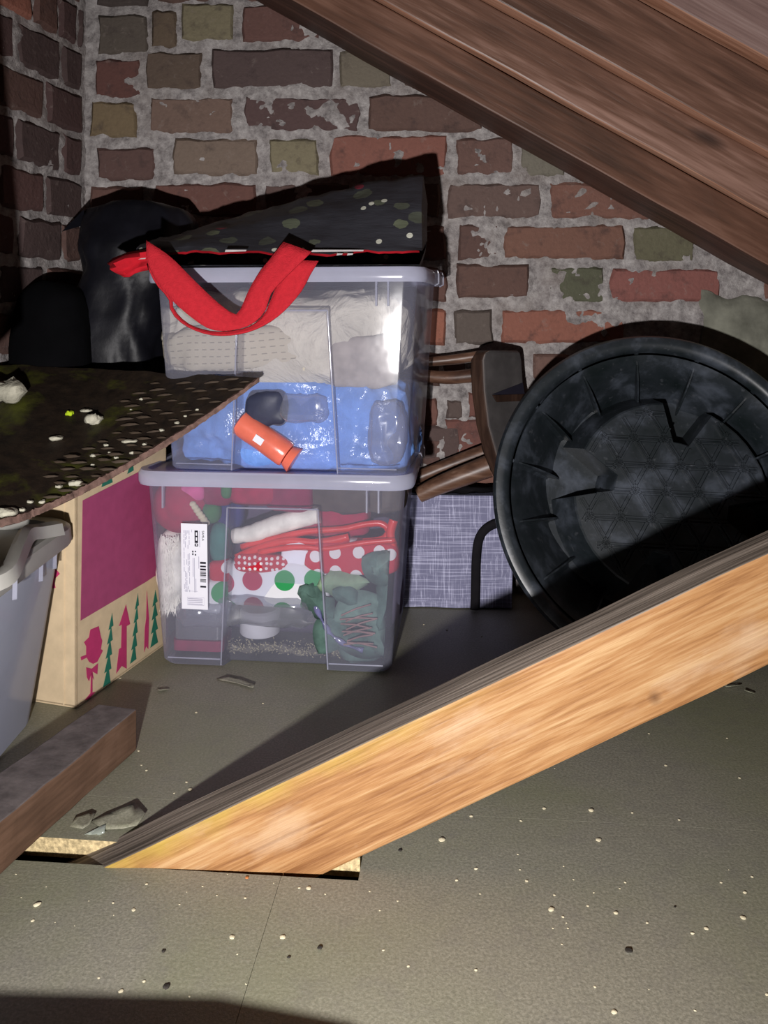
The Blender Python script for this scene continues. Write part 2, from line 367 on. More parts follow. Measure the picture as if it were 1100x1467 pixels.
# ================================================================== SETTING
# ---- floor of painted chipboard sheets, rotated 5 degrees
floor = struct(empty('floor', (0, 0, 0), (0, 0, R(-5))))
def board(poly, z0=-.018, z1=0.0, name='floorboard', side=None):
    mb = MB(); lo_ = [Vector((x, y, z0)) for x, y in poly]; hi = [Vector((x, y, z1)) for x, y in poly]
    n = len(poly); mb.add(lo_ + hi, [tuple(range(n, 2 * n))], 0)
    mb.add(lo_ + hi, [tuple(range(n))[::-1]] + [(i, (i + 1) % n, (i + 1) % n + n, i + n) for i in range(n)], 1)
    return mb.build(name, [floor_mat, side or floor_mat], floor, fixn=False)
g = .00018
SV0, SV1, SU0, SU1 = .7255, .772, -.44, -.086
board([(-1.6, .36), (-.154 - g, .36), (-.154 - g, SV0), (-1.6, SV0)])
board([(-.154 + g, .36), (1.6, .36), (1.6, .828 - g), (SU1, .828 - g), (SU1, SV0), (-.154 + g, SV0)])
board([(-1.6, SV1), (SU1 - .002, SV1 - .016), (SU1 - .002, .828 - g), (-1.6, .828 - g)], side=chip_mat)
board([(-1.6, SV0 + .0005), (SU0, SV0 + .0005), (SU0, SV1 - .001), (-1.6, SV1 - .001)])
board([(-1.6, .828 + g), (1.6, .828 + g), (1.6, 1.75), (-1.6, 1.75)])
mb = MB(); mb.box((-1.6, .36, -.20), (1.6, 1.75, -.19)); mb.build('subfloor', void_mat, floor)
mb = MB(); mb.box((-.5, SV1 + .002, -.19), (0, SV1 + .05, -.02)); mb.build('joist', void_mat, floor)

# ---- brick walls
def mortar(name, origin, ux, length, z0, z1, seed, step=.0055, amp=.0044):
    nu, nv = int(length / step), int((z1 - z0) / step); mb = MB(); n = Vector((-ux.y, ux.x, 0)) * -1
    def fn(u, v):
        p = origin + ux * (u * length) + Vector((0, 0, z0 + v * (z1 - z0)))
        return p + n * (amp * fbm(p, 48, 5, seed) + .0040 * fbm(p, 13, 3, seed + 2))
    mb.grid(fn, nu, nv); return struct(mb.build(name, mortar_mat, smooth=60, fixn=False))
wall_back = mortar('wall_back', Vector((-.60, WY + .001, 0)), Vector((1, 0, 0)), 2.2, -.03, 1.30, 1)
brick_tpl = []
def brick_mesh(w, h, seed):
    """ragged-edged brick, front at y=0, 40-odd triangles"""
    rr = random.Random(seed); out = []
    per = []
    nx = 7 if w > .14 else 4
    for i in range(nx): per.append((-w/2 + w * i / nx, -h/2))
    per += [(w/2, -h/2), (w/2, 0)]
    for i in range(nx): per.append((w/2 - w * i / nx, h/2))
    per += [(-w/2, h/2), (-w/2, 0)]
    j = lambda a: rr.uniform(-a, a)
    per = [Vector((x + j(.0026), 0, z + j(.0026))) for x, z in per]
    for k in (0, nx, nx + 2, 2 * nx + 2):
        if k < len(per): per[k] *= rr.uniform(.955, .99)
    mb = MB()
    cx = [Vector((p.x * (1 - .0045 / (w / 2)), -.0 + j(.0012), p.z * (1 - .0055 / (h / 2)))) for p in per]
    mid = [p + Vector((0, .005, 0)) for p in per]; back = [p + Vector((0, .035, 0)) for p in per]
    mb.loft([back, mid, cx], True, (False, False))
    c0 = [p * .55 + Vector((0, j(.0015), 0)) for p in cx]
    mb.loft([cx, c0], True, (False, True))
    return mb
nb = 0
def brick(wall, origin, ux, u0, u1, z0, z1, c, proud=.0022, k=1.5):
    global nb; nb += 1
    w, h = u1 - u0, z1 - z0
    o = brick_mesh(w, h, nb).build('brick', brick_mat, wall, smooth=50)
    n = Vector((ux.y, -ux.x, 0))
    o.location = origin + ux * ((u0 + u1) / 2) + Vector((0, 0, (z0 + z1) / 2)) + n * (proud + random.uniform(-.0015, .0025))
    o.rotation_euler = (random.uniform(-.012, .012), random.uniform(-.008, .008), math.atan2(ux.y, ux.x) + random.uniform(-.01, .01))
    c = rgb(c, k); g_ = .3 * c[0] + .59 * c[1] + .11 * c[2]; o.color = tuple(v + (g_ - v) * .30 for v in c[:3]) + (1,); return o
TR = [ # px x0, x1, y0, y1, colour as seen
 (138,214,-44,8,(74,64,60)),(222,330,-46,2,(96,70,60)),(342,440,-45,2,(98,68,60)),
 (140,212,21,76,(88,78,68)),(216,253,15,69,(98,80,60)),(258,335,5,58,(120,110,78)),(347,462,6,58,(104,68,60)),
 (136,203,84,140,(100,60,52)),(208,290,74,129,(94,76,62)),(303,478,70,126,(84,66,64)),(486,562,71,126,(110,100,82)),(574,640,84,128,(96,78,66)),
 (129,196,146,196,(116,96,62)),(213,335,139,191,(114,88,74)),(348,517,138,188,(88,64,62)),(526,692,136,188,(98,70,60)),(702,800,138,190,(98,74,62)),
 (139,222,212,258,(94,66,60)),(247,371,199,251,(118,98,82)),(384,457,198,251,(122,112,80)),(472,641,193,253,(132,76,60)),(652,735,197,251,(106,74,64)),(744,812,205,252,(112,106,90)),
 (130,205,268,318,(100,66,56)),(218,366,262,312,(104,64,54)),(378,500,262,313,(90,66,60)),(512,630,262,313,(100,72,60)),(641,778,262,313,(102,78,70)),(786,930,262,314,(122,78,62)),
 (132,240,322,374,(92,64,56)),(252,400,322,374,(100,72,60)),(412,480,322,374,(98,92,66)),(494,640,322,374,(104,68,58)),(655,717,320,374,(94,66,58)),(719,895,321,372,(120,78,60)),(907,996,324,378,(98,94,66)),
 (130,210,384,434,(98,66,58)),(224,330,384,434,(92,68,60)),(344,500,383,433,(108,74,62)),(512,640,382,433,(100,66,56)),(655,757,378,428,(98,68,58)),(785,868,381,434,(84,86,62)),(874,1032,384,433,(138,76,66)),
 (132,290,444,495,(98,66,58)),(302,380,444,495,(96,86,64)),(394,560,444,495,(92,66,60)),(574,640,443,494,(150,82,54)),(650,706,443,493,(92,80,72)),(717,896,443,492,(142,80,58)),
 (560,630,506,552,(96,68,58)),(636,668,506,540,(104,74,64)),(762,860,506,556,(110,78,66)),(872,1040,506,556,(104,72,62)),
 (560,628,570,612,(112,70,58)),(640,664,572,602,(88,72,66)),(668,720,560,600,(112,66,54)),(730,880,566,616,(100,70,60)),(890,1060,566,616,(106,70,60)),
 (570,632,628,674,(96,66,58)),(636,702,600,652,(114,66,56)),(712,860,628,678,(98,70,60)),(872,960,628,678,(100,90,66)),
]
WO, WU = Vector((0, WY, 0)), Vector((1, 0, 0))
for x0, x1, y0, y1, c in TR:
    a, b = at(x0, y1, WY), at(x1, y0, WY); brick(wall_back, WO, WU, a.x, b.x, a.z, b.z, c)
pal = [(98,66,58),(108,74,62),(92,68,60),(100,92,66),(120,76,60),(86,66,62)]
for r_ in range(0, 4):              # courses low on the wall, mostly behind things
    z0 = .012 + r_ * .075 - .004; x = -.51 + (.11 if r_ % 2 else 0); i = 0
    while x < 1.2:
        wdt = .205 if (i + r_) % 3 else .098
        if not (r_ == 3 and .0 < x < .3): brick(wall_back, WO, WU, x, x + wdt, z0, z0 + .062, random.choice(pal))
        x += wdt + .013; i += 1
for r_ in range(4, 9):              # right of the traced bricks
    z0 = at(0, 675 - (r_ - 4) * 61.5, WY).z; x = .66 if r_ < 5 else .66
    for i in range(3): brick(wall_back, WO, WU, x + i * .22, x + i * .22 + .205, z0, z0 + .062, random.choice(pal))
# old plaster left on the brickwork, low on the right
mb = MB()
def pl(u, v):
    p = at(1000 + 260 * u, 560 - 150 * v + 30 * u * v - 60 * (1 - u) * 0, WY - .001); e = min(u, 1 - u, v, 1 - v)
    return p + Vector((.01 * fbm(p, 12, 3, 5), -.010 * min(1, e * 7) + .003 * fbm(p, 40, 4, 3) + (.016 if e == 0 else 0), .018 * fbm(p, 14, 3, 8)))
mb.grid(pl, 40, 30); mb.build('plaster_patch', plaster_mat, wall_back, smooth=60)

LU = Vector((.2225, .975, 0)).normalized(); LO = Vector((-.518, WY, 0)) - LU * .75
wall_left = mortar('wall_left', LO + Vector((-.003, 0, 0)), LU, .75, -.03, 1.30, 4)
pal2 = [(88,58,54),(92,64,56),(80,56,54),(76,58,56),(98,66,56)]
for r_, (py0, py1) in enumerate([(-44,10),(19,72),(80,134),(142,194),(203,255),(265,316),(326,376),(387,437),(448,497),(509,560)]):
    z1, z0 = at(0, py0, WY).z, at(0, py1, WY).z
    offs = [.012, .118, .232, .34, .45, .56] if r_ % 2 else [.012, .075, .19, .30, .41, .52]
    if r_ == 1: offs = [.008, .030, .085, .15, .26, .37, .48]
    for a, b in zip(offs, offs[1:]):
        c = (150, 84, 60) if (r_ == 1 and a == .15) else random.choice(pal2)
        brick(wall_left, LO + LU * .75, LU, -b + .006, -a - .006, z0, z1, c, .0022)

# ---- roof: rafter on the gable, stepped planks in front of it
SL = R(29.0); DV = Vector((math.cos(SL), 0, -math.sin(SL))); NV = Vector((math.sin(SL), 0, math.cos(SL)))
def timber(name, parent, y0, y1, n0, n1, mats, wob=0, l0=-.9, l1=1.5, seed=0, bev=.003):
    """length along the slope (local X), local Y = depth, local Z = slope normal; lower face is material 1"""
    mb = MB(); k = 40; rings = []
    for i in range(k + 1):
        x = l0 + (l1 - l0) * i / k; d = [wob * mn.noise(Vector((x * 6, seed + q * 3.1, 0))) for q in range(4)]
        rings.append([Vector((x, y0 + d[0], n0 + d[1])), Vector((x, y1, n0 + d[1])), Vector((x, y1, n1)), Vector((x, y0 + d[2], n1 + d[3]))])
    for i in range(k):
        a, b = rings[i], rings[i + 1]
        for j in range(4):
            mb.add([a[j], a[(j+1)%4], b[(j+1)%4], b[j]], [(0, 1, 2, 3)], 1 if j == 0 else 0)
    mb.add(rings[0], [(0, 1, 2, 3)]); mb.add(rings[-1], [(3, 2, 1, 0)])
    o = mb.build(name, mats, parent, fixn=False); o.rotation_euler = (0, SL, 0)
    bm = bmesh.new(); bm.from_mesh(o.data); bmesh.ops.remove_doubles(bm, verts=bm.verts, dist=1e-6); bmesh.ops.recalc_face_normals(bm, faces=bm.faces); bm.to_mesh(o.data); bm.free()
    if bev:
        md = o.modifiers.new('bevel', 'BEVEL'); md.width = bev; md.segments = 2; md.limit_method = 'ANGLE'
    return o
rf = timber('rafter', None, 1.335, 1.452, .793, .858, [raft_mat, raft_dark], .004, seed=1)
tag(rf, 'dark brown sloping rafter tight against the brick gable, lowest of the roof timbers', 'rafter')
ceiling = struct(empty('ceiling'))
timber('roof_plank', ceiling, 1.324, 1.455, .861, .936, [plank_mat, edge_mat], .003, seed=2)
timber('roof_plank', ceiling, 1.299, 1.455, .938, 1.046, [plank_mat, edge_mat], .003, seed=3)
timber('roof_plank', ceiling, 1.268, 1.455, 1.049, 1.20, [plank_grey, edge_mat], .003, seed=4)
timber('roof_plank', ceiling, .2, 1.24, 1.22, 1.26, [plank_grey, plank_mat], .002, seed=5)

# ---- unseen board added below the frame to throw the foreground shadow
mb = MB(); mb.loft([[Vector((x, .38, 0)), Vector((x, .485, 0)), Vector((x, .485, h)), Vector((x, .38, h))] for x, h in ((-.62, .066), (-.25, .065), (-.12, .063), (-.04, .054), (.05, .028), (.12, .006))])
struct(mb.build('shadow_board', caster_mat, bevel=.006))

# ================================================================== THINGS
# ---- diagonal brace
SA = math.atan(.472); X0 = Vector((-.262, .747, -.005))
strut = empty('timber_brace', (-.15, .747, 0))
mb = MB(); k = 60; W2 = .0905 / 2; rg = []
for i in range(k + 1):
    x = -.10 + 1.6 * i / k; wv = [.0016 * mn.noise(Vector((x * 9, q * 5.3, 2))) for q in range(4)]
    rg.append([Vector((x, -.0225 + wv[0], -W2 + wv[1])), Vector((x, .0225, -W2 + wv[1])), Vector((x, .0225, W2 + wv[2])), Vector((x, -.0225 + wv[0], W2 + wv[3]))])
for i in range(k):
    a, b = rg[i], rg[i + 1]
    for j in range(4): mb.add([a[j], a[(j+1)%4], b[(j+1)%4], b[j]], [(0, 1, 2, 3)], 1 if j == 2 else 0)
mb.add(rg[0], [(0, 1, 2, 3)]); mb.add(rg[-1], [(3, 2, 1, 0)])
st = mb.build('beam', [strut_mat, strut_top_mat], strut)
bm = bmesh.new(); bm.from_mesh(st.data); bmesh.ops.remove_doubles(bm, verts=bm.verts, dist=1e-6)
# saw the foot off level, a little below the boards
bmesh.ops.recalc_face_normals(bm, faces=bm.faces); bm.to_mesh(st.data); bm.free()
md = st.modifiers.new('bevel', 'BEVEL'); md.width = .002; md.segments = 2; md.limit_method = 'ANGLE'
cxy = X0 + Vector((math.cos(SA), 0, math.sin(SA))) * 0 + Vector((math.sin(SA), 0, -math.cos(SA))) * W2
st.location = Vector((cxy.x, .747 + .0225, cxy.z)) - strut.location; st.rotation_euler = (0, -SA, 0)
tag(strut, 'orange pine brace rising diagonally from a slot in the floor to the right', 'timber')

# ---- offcut lying left of the brace
mb = MB(); A = [Vector((-.330, .945)), Vector((-.279, .945)), Vector((-.338, .736)), Vector((-.405, .736))]
A2 = [A[0], A[1], A[1] + (A[2] - A[1]) * 1.25, A[0] + (A[3] - A[0]) * 1.25]
ax = (A2[2] - A2[1]).normalized(); ang = math.atan2(ax.y, ax.x); Lb = (A2[2] - A2[1]).length
k = 14; rg = []
for i in range(k + 1):
    x = Lb * i / k; j = lambda q: .0012 * mn.noise(Vector((x * 30, q * 4.1, 9)))
    wd = .050 + .012 * i / k; x2 = x + (.004 * math.sin(i) if i == 0 else 0)
    rg.append([Vector((x2, 0 + j(1), .0005)), Vector((x2, -wd, .0005)), Vector((x2, -wd + j(2), .0465 + j(3))), Vector((x2, j(4), .0465 + j(5)))])
for i in range(k):
    a, b = rg[i], rg[i + 1]
    for q in range(4): mb.add([a[q], a[(q+1)%4], b[(q+1)%4], b[q]], [(0, 1, 2, 3)], 1 if q == 2 else 0)
mb.add(rg[0], [(0, 1, 2, 3)]); mb.add(rg[-1], [(3, 2, 1, 0)])
ob = mb.build('wood_offcut', [block_mat, block_top_mat], None, loc=(A[1].x, A[1].y, 0), rot=(0, 0, ang))
bm = bmesh.new(); bm.from_mesh(ob.data); bmesh.ops.remove_doubles(bm, verts=bm.verts, dist=1e-6); bmesh.ops.recalc_face_normals(bm, faces=bm.faces); bm.to_mesh(ob.data); bm.free()
md = ob.modifiers.new('bevel', 'BEVEL'); md.width = .0018; md.segments = 2; md.limit_method = 'ANGLE'
tag(ob, 'brown length of timber with a dusty grey top lying in front of the cardboard box', 'timber')

# ---- clear storage bins
def outline(wd, dp, r, nw=0, nd=0, z=0, seg=5, back=True):
    pts = []
    def arc(cx, cy, a0):
        for i in range(seg + 1):
            a = R(a0 + 90 * i / seg); pts.append(Vector((cx + r * math.cos(a), cy + r * math.sin(a), z)))
    arc(-wd/2 + r, -dp/2 + r, 180)
    for x, d in ((-nw/2, 0), (-nw/2 + .006, nd), (nw/2 - .006, nd), (nw/2, 0)): pts.append(Vector((x, -dp/2 + d, z)))
    arc(wd/2 - r, -dp/2 + r, 270); arc(wd/2 - r, dp/2 - r, 0)
    for x, d in ((nw/2, 0), (nw/2 - .006, nd), (-nw/2 + .006, nd), (-nw/2, 0)): pts.append(Vector((x, dp/2 - d, z)))
    arc(-wd/2 + r, dp/2 - r, 90)
    return pts
def make_bin(name, loc, yaw, h, label, wb=.3225, db=.236, wt=.362, dt=.262, lw=.388, ldp=.286, zl=.225):
    root = empty(name, loc, (0, 0, R(-yaw)))
    sec = lambda z: ((wb + (wt - wb) * z / h), (db + (dt - db) * z / h))
    mb = MB(); rings = []
    rings.append(outline(wb - .016, db - .016, .018, .146, .018, .0))
    rings.append(outline(wb - .004, db - .004, .022, .148, .021, .002))
    for z in (.007, .06, .12, .18, zl - .003):
        a, b = sec(z); rings.append(outline(a, b, .018, .150 - .024 * z / zl, .022 - .008 * z / zl, z))
    for z in (zl, h - .012):
        a, b = sec(z); rings.append(outline(a, b, .018, .126, 0, z))
    mb.loft(rings, True, (True, False))
    mb.build('body', bin_mat, root, smooth=28)
    mb = MB(); R_ = [outline(wt + .004, dt + .004, .026, .126, 0, h - .019), outline(lw - .004, ldp - .004, .03, .126, 0, h - .020),
                     outline(lw, ldp, .032, .126, 0, h - .016), outline(lw, ldp, .032, .126, 0, h - .005), outline(lw - .006, ldp - .006, .03, .126, 0, h),
                     outline(lw - .022, ldp - .022, .026, .126, 0, h), outline(lw - .03, ldp - .03, .024, .126, 0, h - .005)]
    mb.loft(R_, True, (False, True)); mb.build('lid', lid_mat, root, smooth=40)
    # moulded ribs: channel edges, ledge and the short tabs under the lip
    for s in (-1, 1):
        mb = MB(); pts = []
        for z in (.004, .06, .12, .18, zl):
            a, b = sec(z); pts.append(Vector((s * (.150 - .024 * z / zl) / 2, -b / 2 - .0006, z)))
        mb.tube(pts, .0011, 6); mb.build('rib', rib_mat, root, smooth=60)
    mb = MB(); a, b = sec(zl); mb.tube([Vector((-.063, -b/2 - .0006, zl)), Vector((.063, -b/2 - .0006, zl))], .0013, 6); mb.build('rib', rib_mat, root, smooth=60)
    for x in (-.153, .130, .146):
        mb = MB(); a, b = sec(h - .03); mb.box((x - .0012, -b/2 - .004, h - .052), (x + .0012, -b/2 + .001, h - .018)); mb.build('tab', rib_mat, root)
    for s in (-1, 1):            # foot rim that shows as a brighter line along the bottom
        mb = MB(); a, b = sec(.010); mb.tube([Vector((s * a/2 * .93, -b/2 - .0005, .012)), Vector((s * .076, -b/2 - .0005, .012))], .0010, 6); mb.build('foot_rim', rib_mat, root, smooth=60)
    for y in (.03, ldp/2 - .035):      # clips on the right rim
        mb = MB(); mb.tube([Vector((lw/2 - .012, y, h + .001)), Vector((lw/2 + .0005, y, h + .001)), Vector((lw/2 + .002, y, h - .004)), Vector((lw/2 + .002, y, h - .018)), Vector((lw/2 - .004, y, h - .021))], .0016, 6)
        mb.build('clip', rib_mat, root, smooth=60)
    tag(root, label, 'storage bin'); return root
BL = make_bin('storage_bin', Vector((-.140, 1.272, 0)), 5.5, .275, 'clear plastic bin with white paper label full of Christmas things, standing on the floor')
BU = make_bin('storage_bin', Vector((-.118, 1.262, .2705)), 9.0, .283, 'clear plastic bin with linen and a blue bag inside, stacked on the labelled bin', wb=.333, wt=.368, lw=.392)
def local(bn, px, py, yl):
    """where the sight line through a pixel meets the plane y=yl inside a bin"""
    c, s = math.cos(bn.rotation_euler.z), math.sin(bn.rotation_euler.z)
    d = Vector(((px - 550) / F, 1, -(py - YH) / F)); o = Vector((0, 0, HC)) - bn.location
    to = lambda v: Vector((c * v.x + s * v.y, -s * v.x + c * v.y, v.z))
    o, d = to(o), to(d); t = (yl - o.y) / d.y; return o + d * t
def put(bn, ob): ob.location = bn.location; ob.rotation_euler = bn.rotation_euler; return ob
# paper label, on the lower bin's front
lb = empty('label', (0, 0, 0)); lb.parent = BL
p0 = local(BL, 261, 748, -.128); p1 = local(BL, 300, 873, -.123)
lb.location = (p0.x, -.1335, p0.z); lw_, lh_ = p1.x - p0.x, p0.z - p1.z
lb.rotation_euler = (R(4.2), R(.8), 0)
mb = MB(); mb.box((0, 0, -lh_), (lw_, .0004, 0)); mb.build('label_sheet', white_paper, lb)
def ink(x0, y0, x1, y1, m=ink_mat, name='print', dy=.0):   # 0..1 across, 0..1 down
    mb = MB(); mb.box((x0 * lw_, -.0003 - dy, -y1 * lh_), (x1 * lw_, -.0001 - dy, -y0 * lh_)); return mb
mb = ink(.52, .078, .65, .262); mb.build('print', ink_mat, lb)
mb = MB()
for a, b in ((.098, .138), (.155, .195), (.235, .252)):
    q = ink(.565, a, .615, b, dy=.0002); mb.add(q.v, q.f)
q = ink(.515, .222, .655, .228, dy=.0002); mb.add(q.v, q.f)
mb.build('print', white_paper, lb)
mb = MB()
for a, b in ((.44,.463),(.484,.502),(.518,.54),(.553,.562),(.568,.578),(.588,.602),(.612,.618),(.64,.65),(.655,.662),(.67,.678),(.72,.74)):
    q = ink(.72, a, .94, b); mb.add(q.v, q.f)
mb.build('barcode', ink_mat, lb)
mb = MB(); rr = random.Random(3)
for x in (.10, .15, .20, .25, .30):
    y = .08
    while y < .78:
        l = rr.uniform(.02, .08)
        if rr.random() < .72 and not .29 < y < .33: q = ink(x, y, x + .022, min(y + l, .80)); mb.add(q.v, q.f)
        y += l + .012
for x, a, b in ((.44, .40, .62), (.49, .40, .80), (.54, .64, .80), (.66, .38, .52), (.70, .08, .27), (.40, .07, .10)):
    q = ink(x, a, x + .022, b); mb.add(q.v, q.f)
for y in (.872, .893, .914, .935): q = ink(.24, y, .80, y + .009); mb.add(q.v, q.f)
for r4 in ((.10, .787, .62, .790), (.22, .858, .86, .861), (.22, .95, .86, .953), (.22, .858, .225, .953), (.855, .858, .86, .953)): q = ink(*r4); mb.add(q.v, q.f)
mb.build('small_print', inkgrey_mat, lb)
mb = MB()
for a in (.315, .345): q = ink(.42, a, .47, a + .02); mb.add(q.v, q.f)
q = ink(.52, .315, .57, .33); mb.add(q.v, q.f); q = ink(.52, .352, .57, .37); mb.add(q.v, q.f)
mb.build('print', ink_mat, lb)
tc = bpy.data.curves.new('lettering', 'FONT'); tc.body = 'SAMLA'; tc.size = .105 * lh_; tc.extrude = .0001; tc.materials.append(ink_mat)
tc.size = .0105; tc.align_x = 'LEFT'
to = bpy.data.objects.new('lettering', tc); col.objects.link(to); to.parent = lb
# text runs downward: text X -> -Z, text Y -> +X, facing -Y
to.matrix_local = Matrix(((0, 1, 0, .80 * lw_), (0, 0, -1, -.0004), (-1, 0, 0, -.078 * lh_), (0, 0, 0, 1)))
tc.size = .0046
me_ = bpy.data.meshes.new_from_object(to.evaluated_get(bpy.context.evaluated_depsgraph_get())); tm_ = bpy.data.objects.new('lettering', me_); col.objects.link(tm_); tm_.parent = lb; tm_.matrix_local = to.matrix_local.copy(); bpy.data.objects.remove(to); tm_.name = 'lettering'

def inbin(bn, name, px0, px1, py0, py1, y0, depth, mat, label, cat, seed=1, amp=.2, freq=14, e=.6, rid=0, rf=20, group=None, nu=48, nv=28):
    a = local(bn, px0, py1, y0); b = local(bn, px1, py0, y0)
    c = Vector(((a.x + b.x) / 2, y0 + depth / 2, (a.z + b.z) / 2))
    mb = blob_mb((0, 0, 0), ((b.x - a.x) / 2, depth / 2, (b.z - a.z) / 2), seed, amp, freq, e, nu, nv, rid, rf)
    o = mb.build(name, mat, None, smooth=70)
    o.location = bn.matrix_basis @ c; o.rotation_euler = bn.rotation_euler
    return tag(o, label, cat, group)
for b_ in (BL, BU): b_.matrix_basis = Matrix.Translation(b_.location) @ b_.rotation_euler.to_matrix().to_4x4()
# -- upper bin
inbin(BU, 'linen_cloth', 222, 578, 418, 552, -.098, .19, linen_mat, 'crumpled cream linen cloth filling the top of the upper bin', 'cloth', 3, .20, 9, .4, .26, 17, nu=130, nv=70)
inbin(BU, 'linen_cushion', 470, 566, 482, 556, -.106, .05, linen2_mat, 'flat grey beige folded fabric at the right of the upper bin', 'cloth', 4, .2, 16, .35, .15, 24)
inbin(BU, 'linen_cloth', 226, 470, 470, 534, -.106, .07, stitch_mat, 'rolled cream cloth with stitched rows, in front of the linen in the upper bin', 'cloth', 14, .28, 14, .5, .22, 20, nu=80, nv=40)
inbin(BU, 'plastic_bag', 246, 580, 540, 671, -.096, .18, bluebag_mat, 'crumpled blue plastic bag filling the bottom of the upper bin', 'bag', 6, .24, 8, .35, .30, 20, nu=150, nv=90)
inbin(BU, 'dark_pouch', 352, 408, 560, 614, -.108, .04, darkcup_mat, 'dark slate pouch behind the red roll in the upper bin', 'pouch', 7, .35, 18, .5, .2, 22)
inbin(BU, 'clear_wrap', 396, 468, 566, 606, -.104, .03, wrap_mat, 'crinkled clear plastic wrap beside the dark pouch', 'wrap', 8, .25, 20, .5, .4, 40)
inbin(BU, 'clear_wrap', 528, 578, 575, 668, -.112, .03, wrap_mat, 'crinkled clear plastic wrap at the right end of the upper bin', 'wrap', 9, .25, 20, .5, .4, 40)
roll = empty('wrapped_roll', BU.matrix_basis @ Vector((0, 0, 0))); roll.rotation_euler = BU.rotation_euler
ra, rb = local(BU, 343, 604, -.102), local(BU, 414, 654, -.102); dd = (rb - ra).normalized()
def place_on(o, par):
    o.parent = par; return o
mb = MB(); mb.tube([ra + dd * t for t in (0, .002, .02, .04, .06, .078, .082)], [.015, .0182, .0185, .018, .0185, .0185, .0172], 24); mb.build('body', redfilm_mat, roll, smooth=50)
mb = MB(); mb.tube([rb - dd * .002, rb + dd * .010], [.0150, .0195], 20, caps=(True, True)); mb.build('end_flare', redfilm_mat, roll, smooth=50)
up = Vector((0, -1, 0)); sd = dd.cross(up).normalized()
mb = MB(); c0 = ra + dd * .040 + up * .0187
mb.prism([c0 + dd * a + sd * b for a, b in ((-.007, -.005), (.007, -.005), (.007, .005), (-.007, .005))], up * .0006); mb.build('sticker', white_paper, roll)
tag(roll, 'red orange roll in shiny wrapper lying on the blue bag in the upper bin', 'roll')
# -- lower bin
inbin(BL, 'fleece_blanket', 225, 575, 694, 905, -.02, .12, purple_mat, 'dull purple grey cloth at the back of the lower bin behind everything', 'cloth', 21, .12, 10, .35, .1, 14)
hat = inbin(BL, 'felt_hat', 206, 292, 690, 772, -.121, .075, redfelt_mat, 'round red felt hat in the upper left corner of the lower bin', 'hat', 22, .05, 12, 1.0)
inbin(BL, 'knitted_band', 252, 290, 696, 720, -.112, .03, pink_mat, 'pink knitted band on top of the red felt hat', 'knitwear', 23, .12, 30, .6)
inbin(BL, 'fleece_hat', 285, 330, 692, 728, -.106, .05, maroon_mat, 'maroon fleece bundle right of the pink knitted band', 'knitwear', 24, .15, 18, .6)
inbin(BL, 'fleece_hat', 322, 402, 692, 728, -.108, .06, redfelt_mat, 'crimson fleece bundle under the lid at the middle of the lower bin', 'knitwear', 25, .15, 18, .6)
inbin(BL, 'knitted_scarf', 372, 448, 692, 736, -.106, .06, maroon_mat, 'maroon knitted scarf under the lid, right of the crimson bundle', 'knitwear', 26, .15, 18, .5)
inbin(BL, 'felt_ball', 284, 312, 722, 752, -.108, .03, green_mat, 'small green felt ball beside the red hat', 'ball', 27, .06, 20, .8)
inbin(BL, 'felt_ball', 314, 330, 692, 716, -.110, .02, green_mat, 'small green felt scrap under the lid of the lower bin', 'scrap', 67, .1, 20, .8)
inbin(BL, 'navy_cloth', 308, 346, 716, 760, -.088, .03, blue_mat, 'navy blue cloth between the hat and the white fur trim', 'cloth', 28, .12, 20, .6)
inbin(BL, 'fabric_bauble', 296, 326, 752, 812, -.100, .045, teal_mat, 'teal fabric bauble behind the paper label', 'bauble', 29, .12, 18, .8, .06, 30)
inbin(BL, 'patterned_cloth', 296, 330, 806, 838, -.104, .03, bigdot_mat, 'red and white patterned scrap under the teal bauble', 'cloth', 30, .2, 25, .6)
# lace trim
lt = empty('crochet_trim', BL.location, BL.rotation_euler)
for i in range(7):
    p = local(BL, 276 + 3.2 * i, 722 + 4.5 * i, -.113); mb = blob_mb(p, (.0052, .004, .0042), i, .1, 60, .9, 14, 8); mb.build('loop', cream_mat, lt, smooth=70)
tag(lt, 'cream crocheted trim along the edge of the red felt hat', 'trim')
# white fur with strands
fur = empty('white_fur', BL.location, BL.rotation_euler)
a, b = local(BL, 220, 884, -.108), local(BL, 262, 762, -.108)
blob_mb(((a.x+b.x)/2, -.088, (a.z+b.z)/2), ((b.x-a.x)/2, .025, (b.z-a.z)/2), 31, .22, 26, .8).build('pelt', fur_mat, fur, smooth=70)
mb = MB(); rr = random.Random(5)
for i in range(900):
    u, v = rr.random(), rr.random(); cx_ = a.x + (b.x - a.x) * (.24 + .60 * u); cz = a.z + (b.z - a.z) * (.10 + .86 * v)
    cx_ = max(cx_, -.156 - .02 + .07 * (.275 - cz) * .6)
    p = Vector((cx_, -.105 - .009 * (1 - (2*u-1)**2) , cz)); d = Vector((rr.uniform(-.004, .004), rr.uniform(-.003, .0), -rr.uniform(.005, .012)))
    mb.add([p + Vector((-.0007, 0, 0)), p + Vector((.0007, 0, 0)), p + d], [(0, 1, 2)])
st_ = mb.build('strands', fur_mat, fur, fixn=False); st_['kind'] = 'stuff'
tag(fur, 'tuft of long white fur hanging down the left side of the lower bin', 'fur')
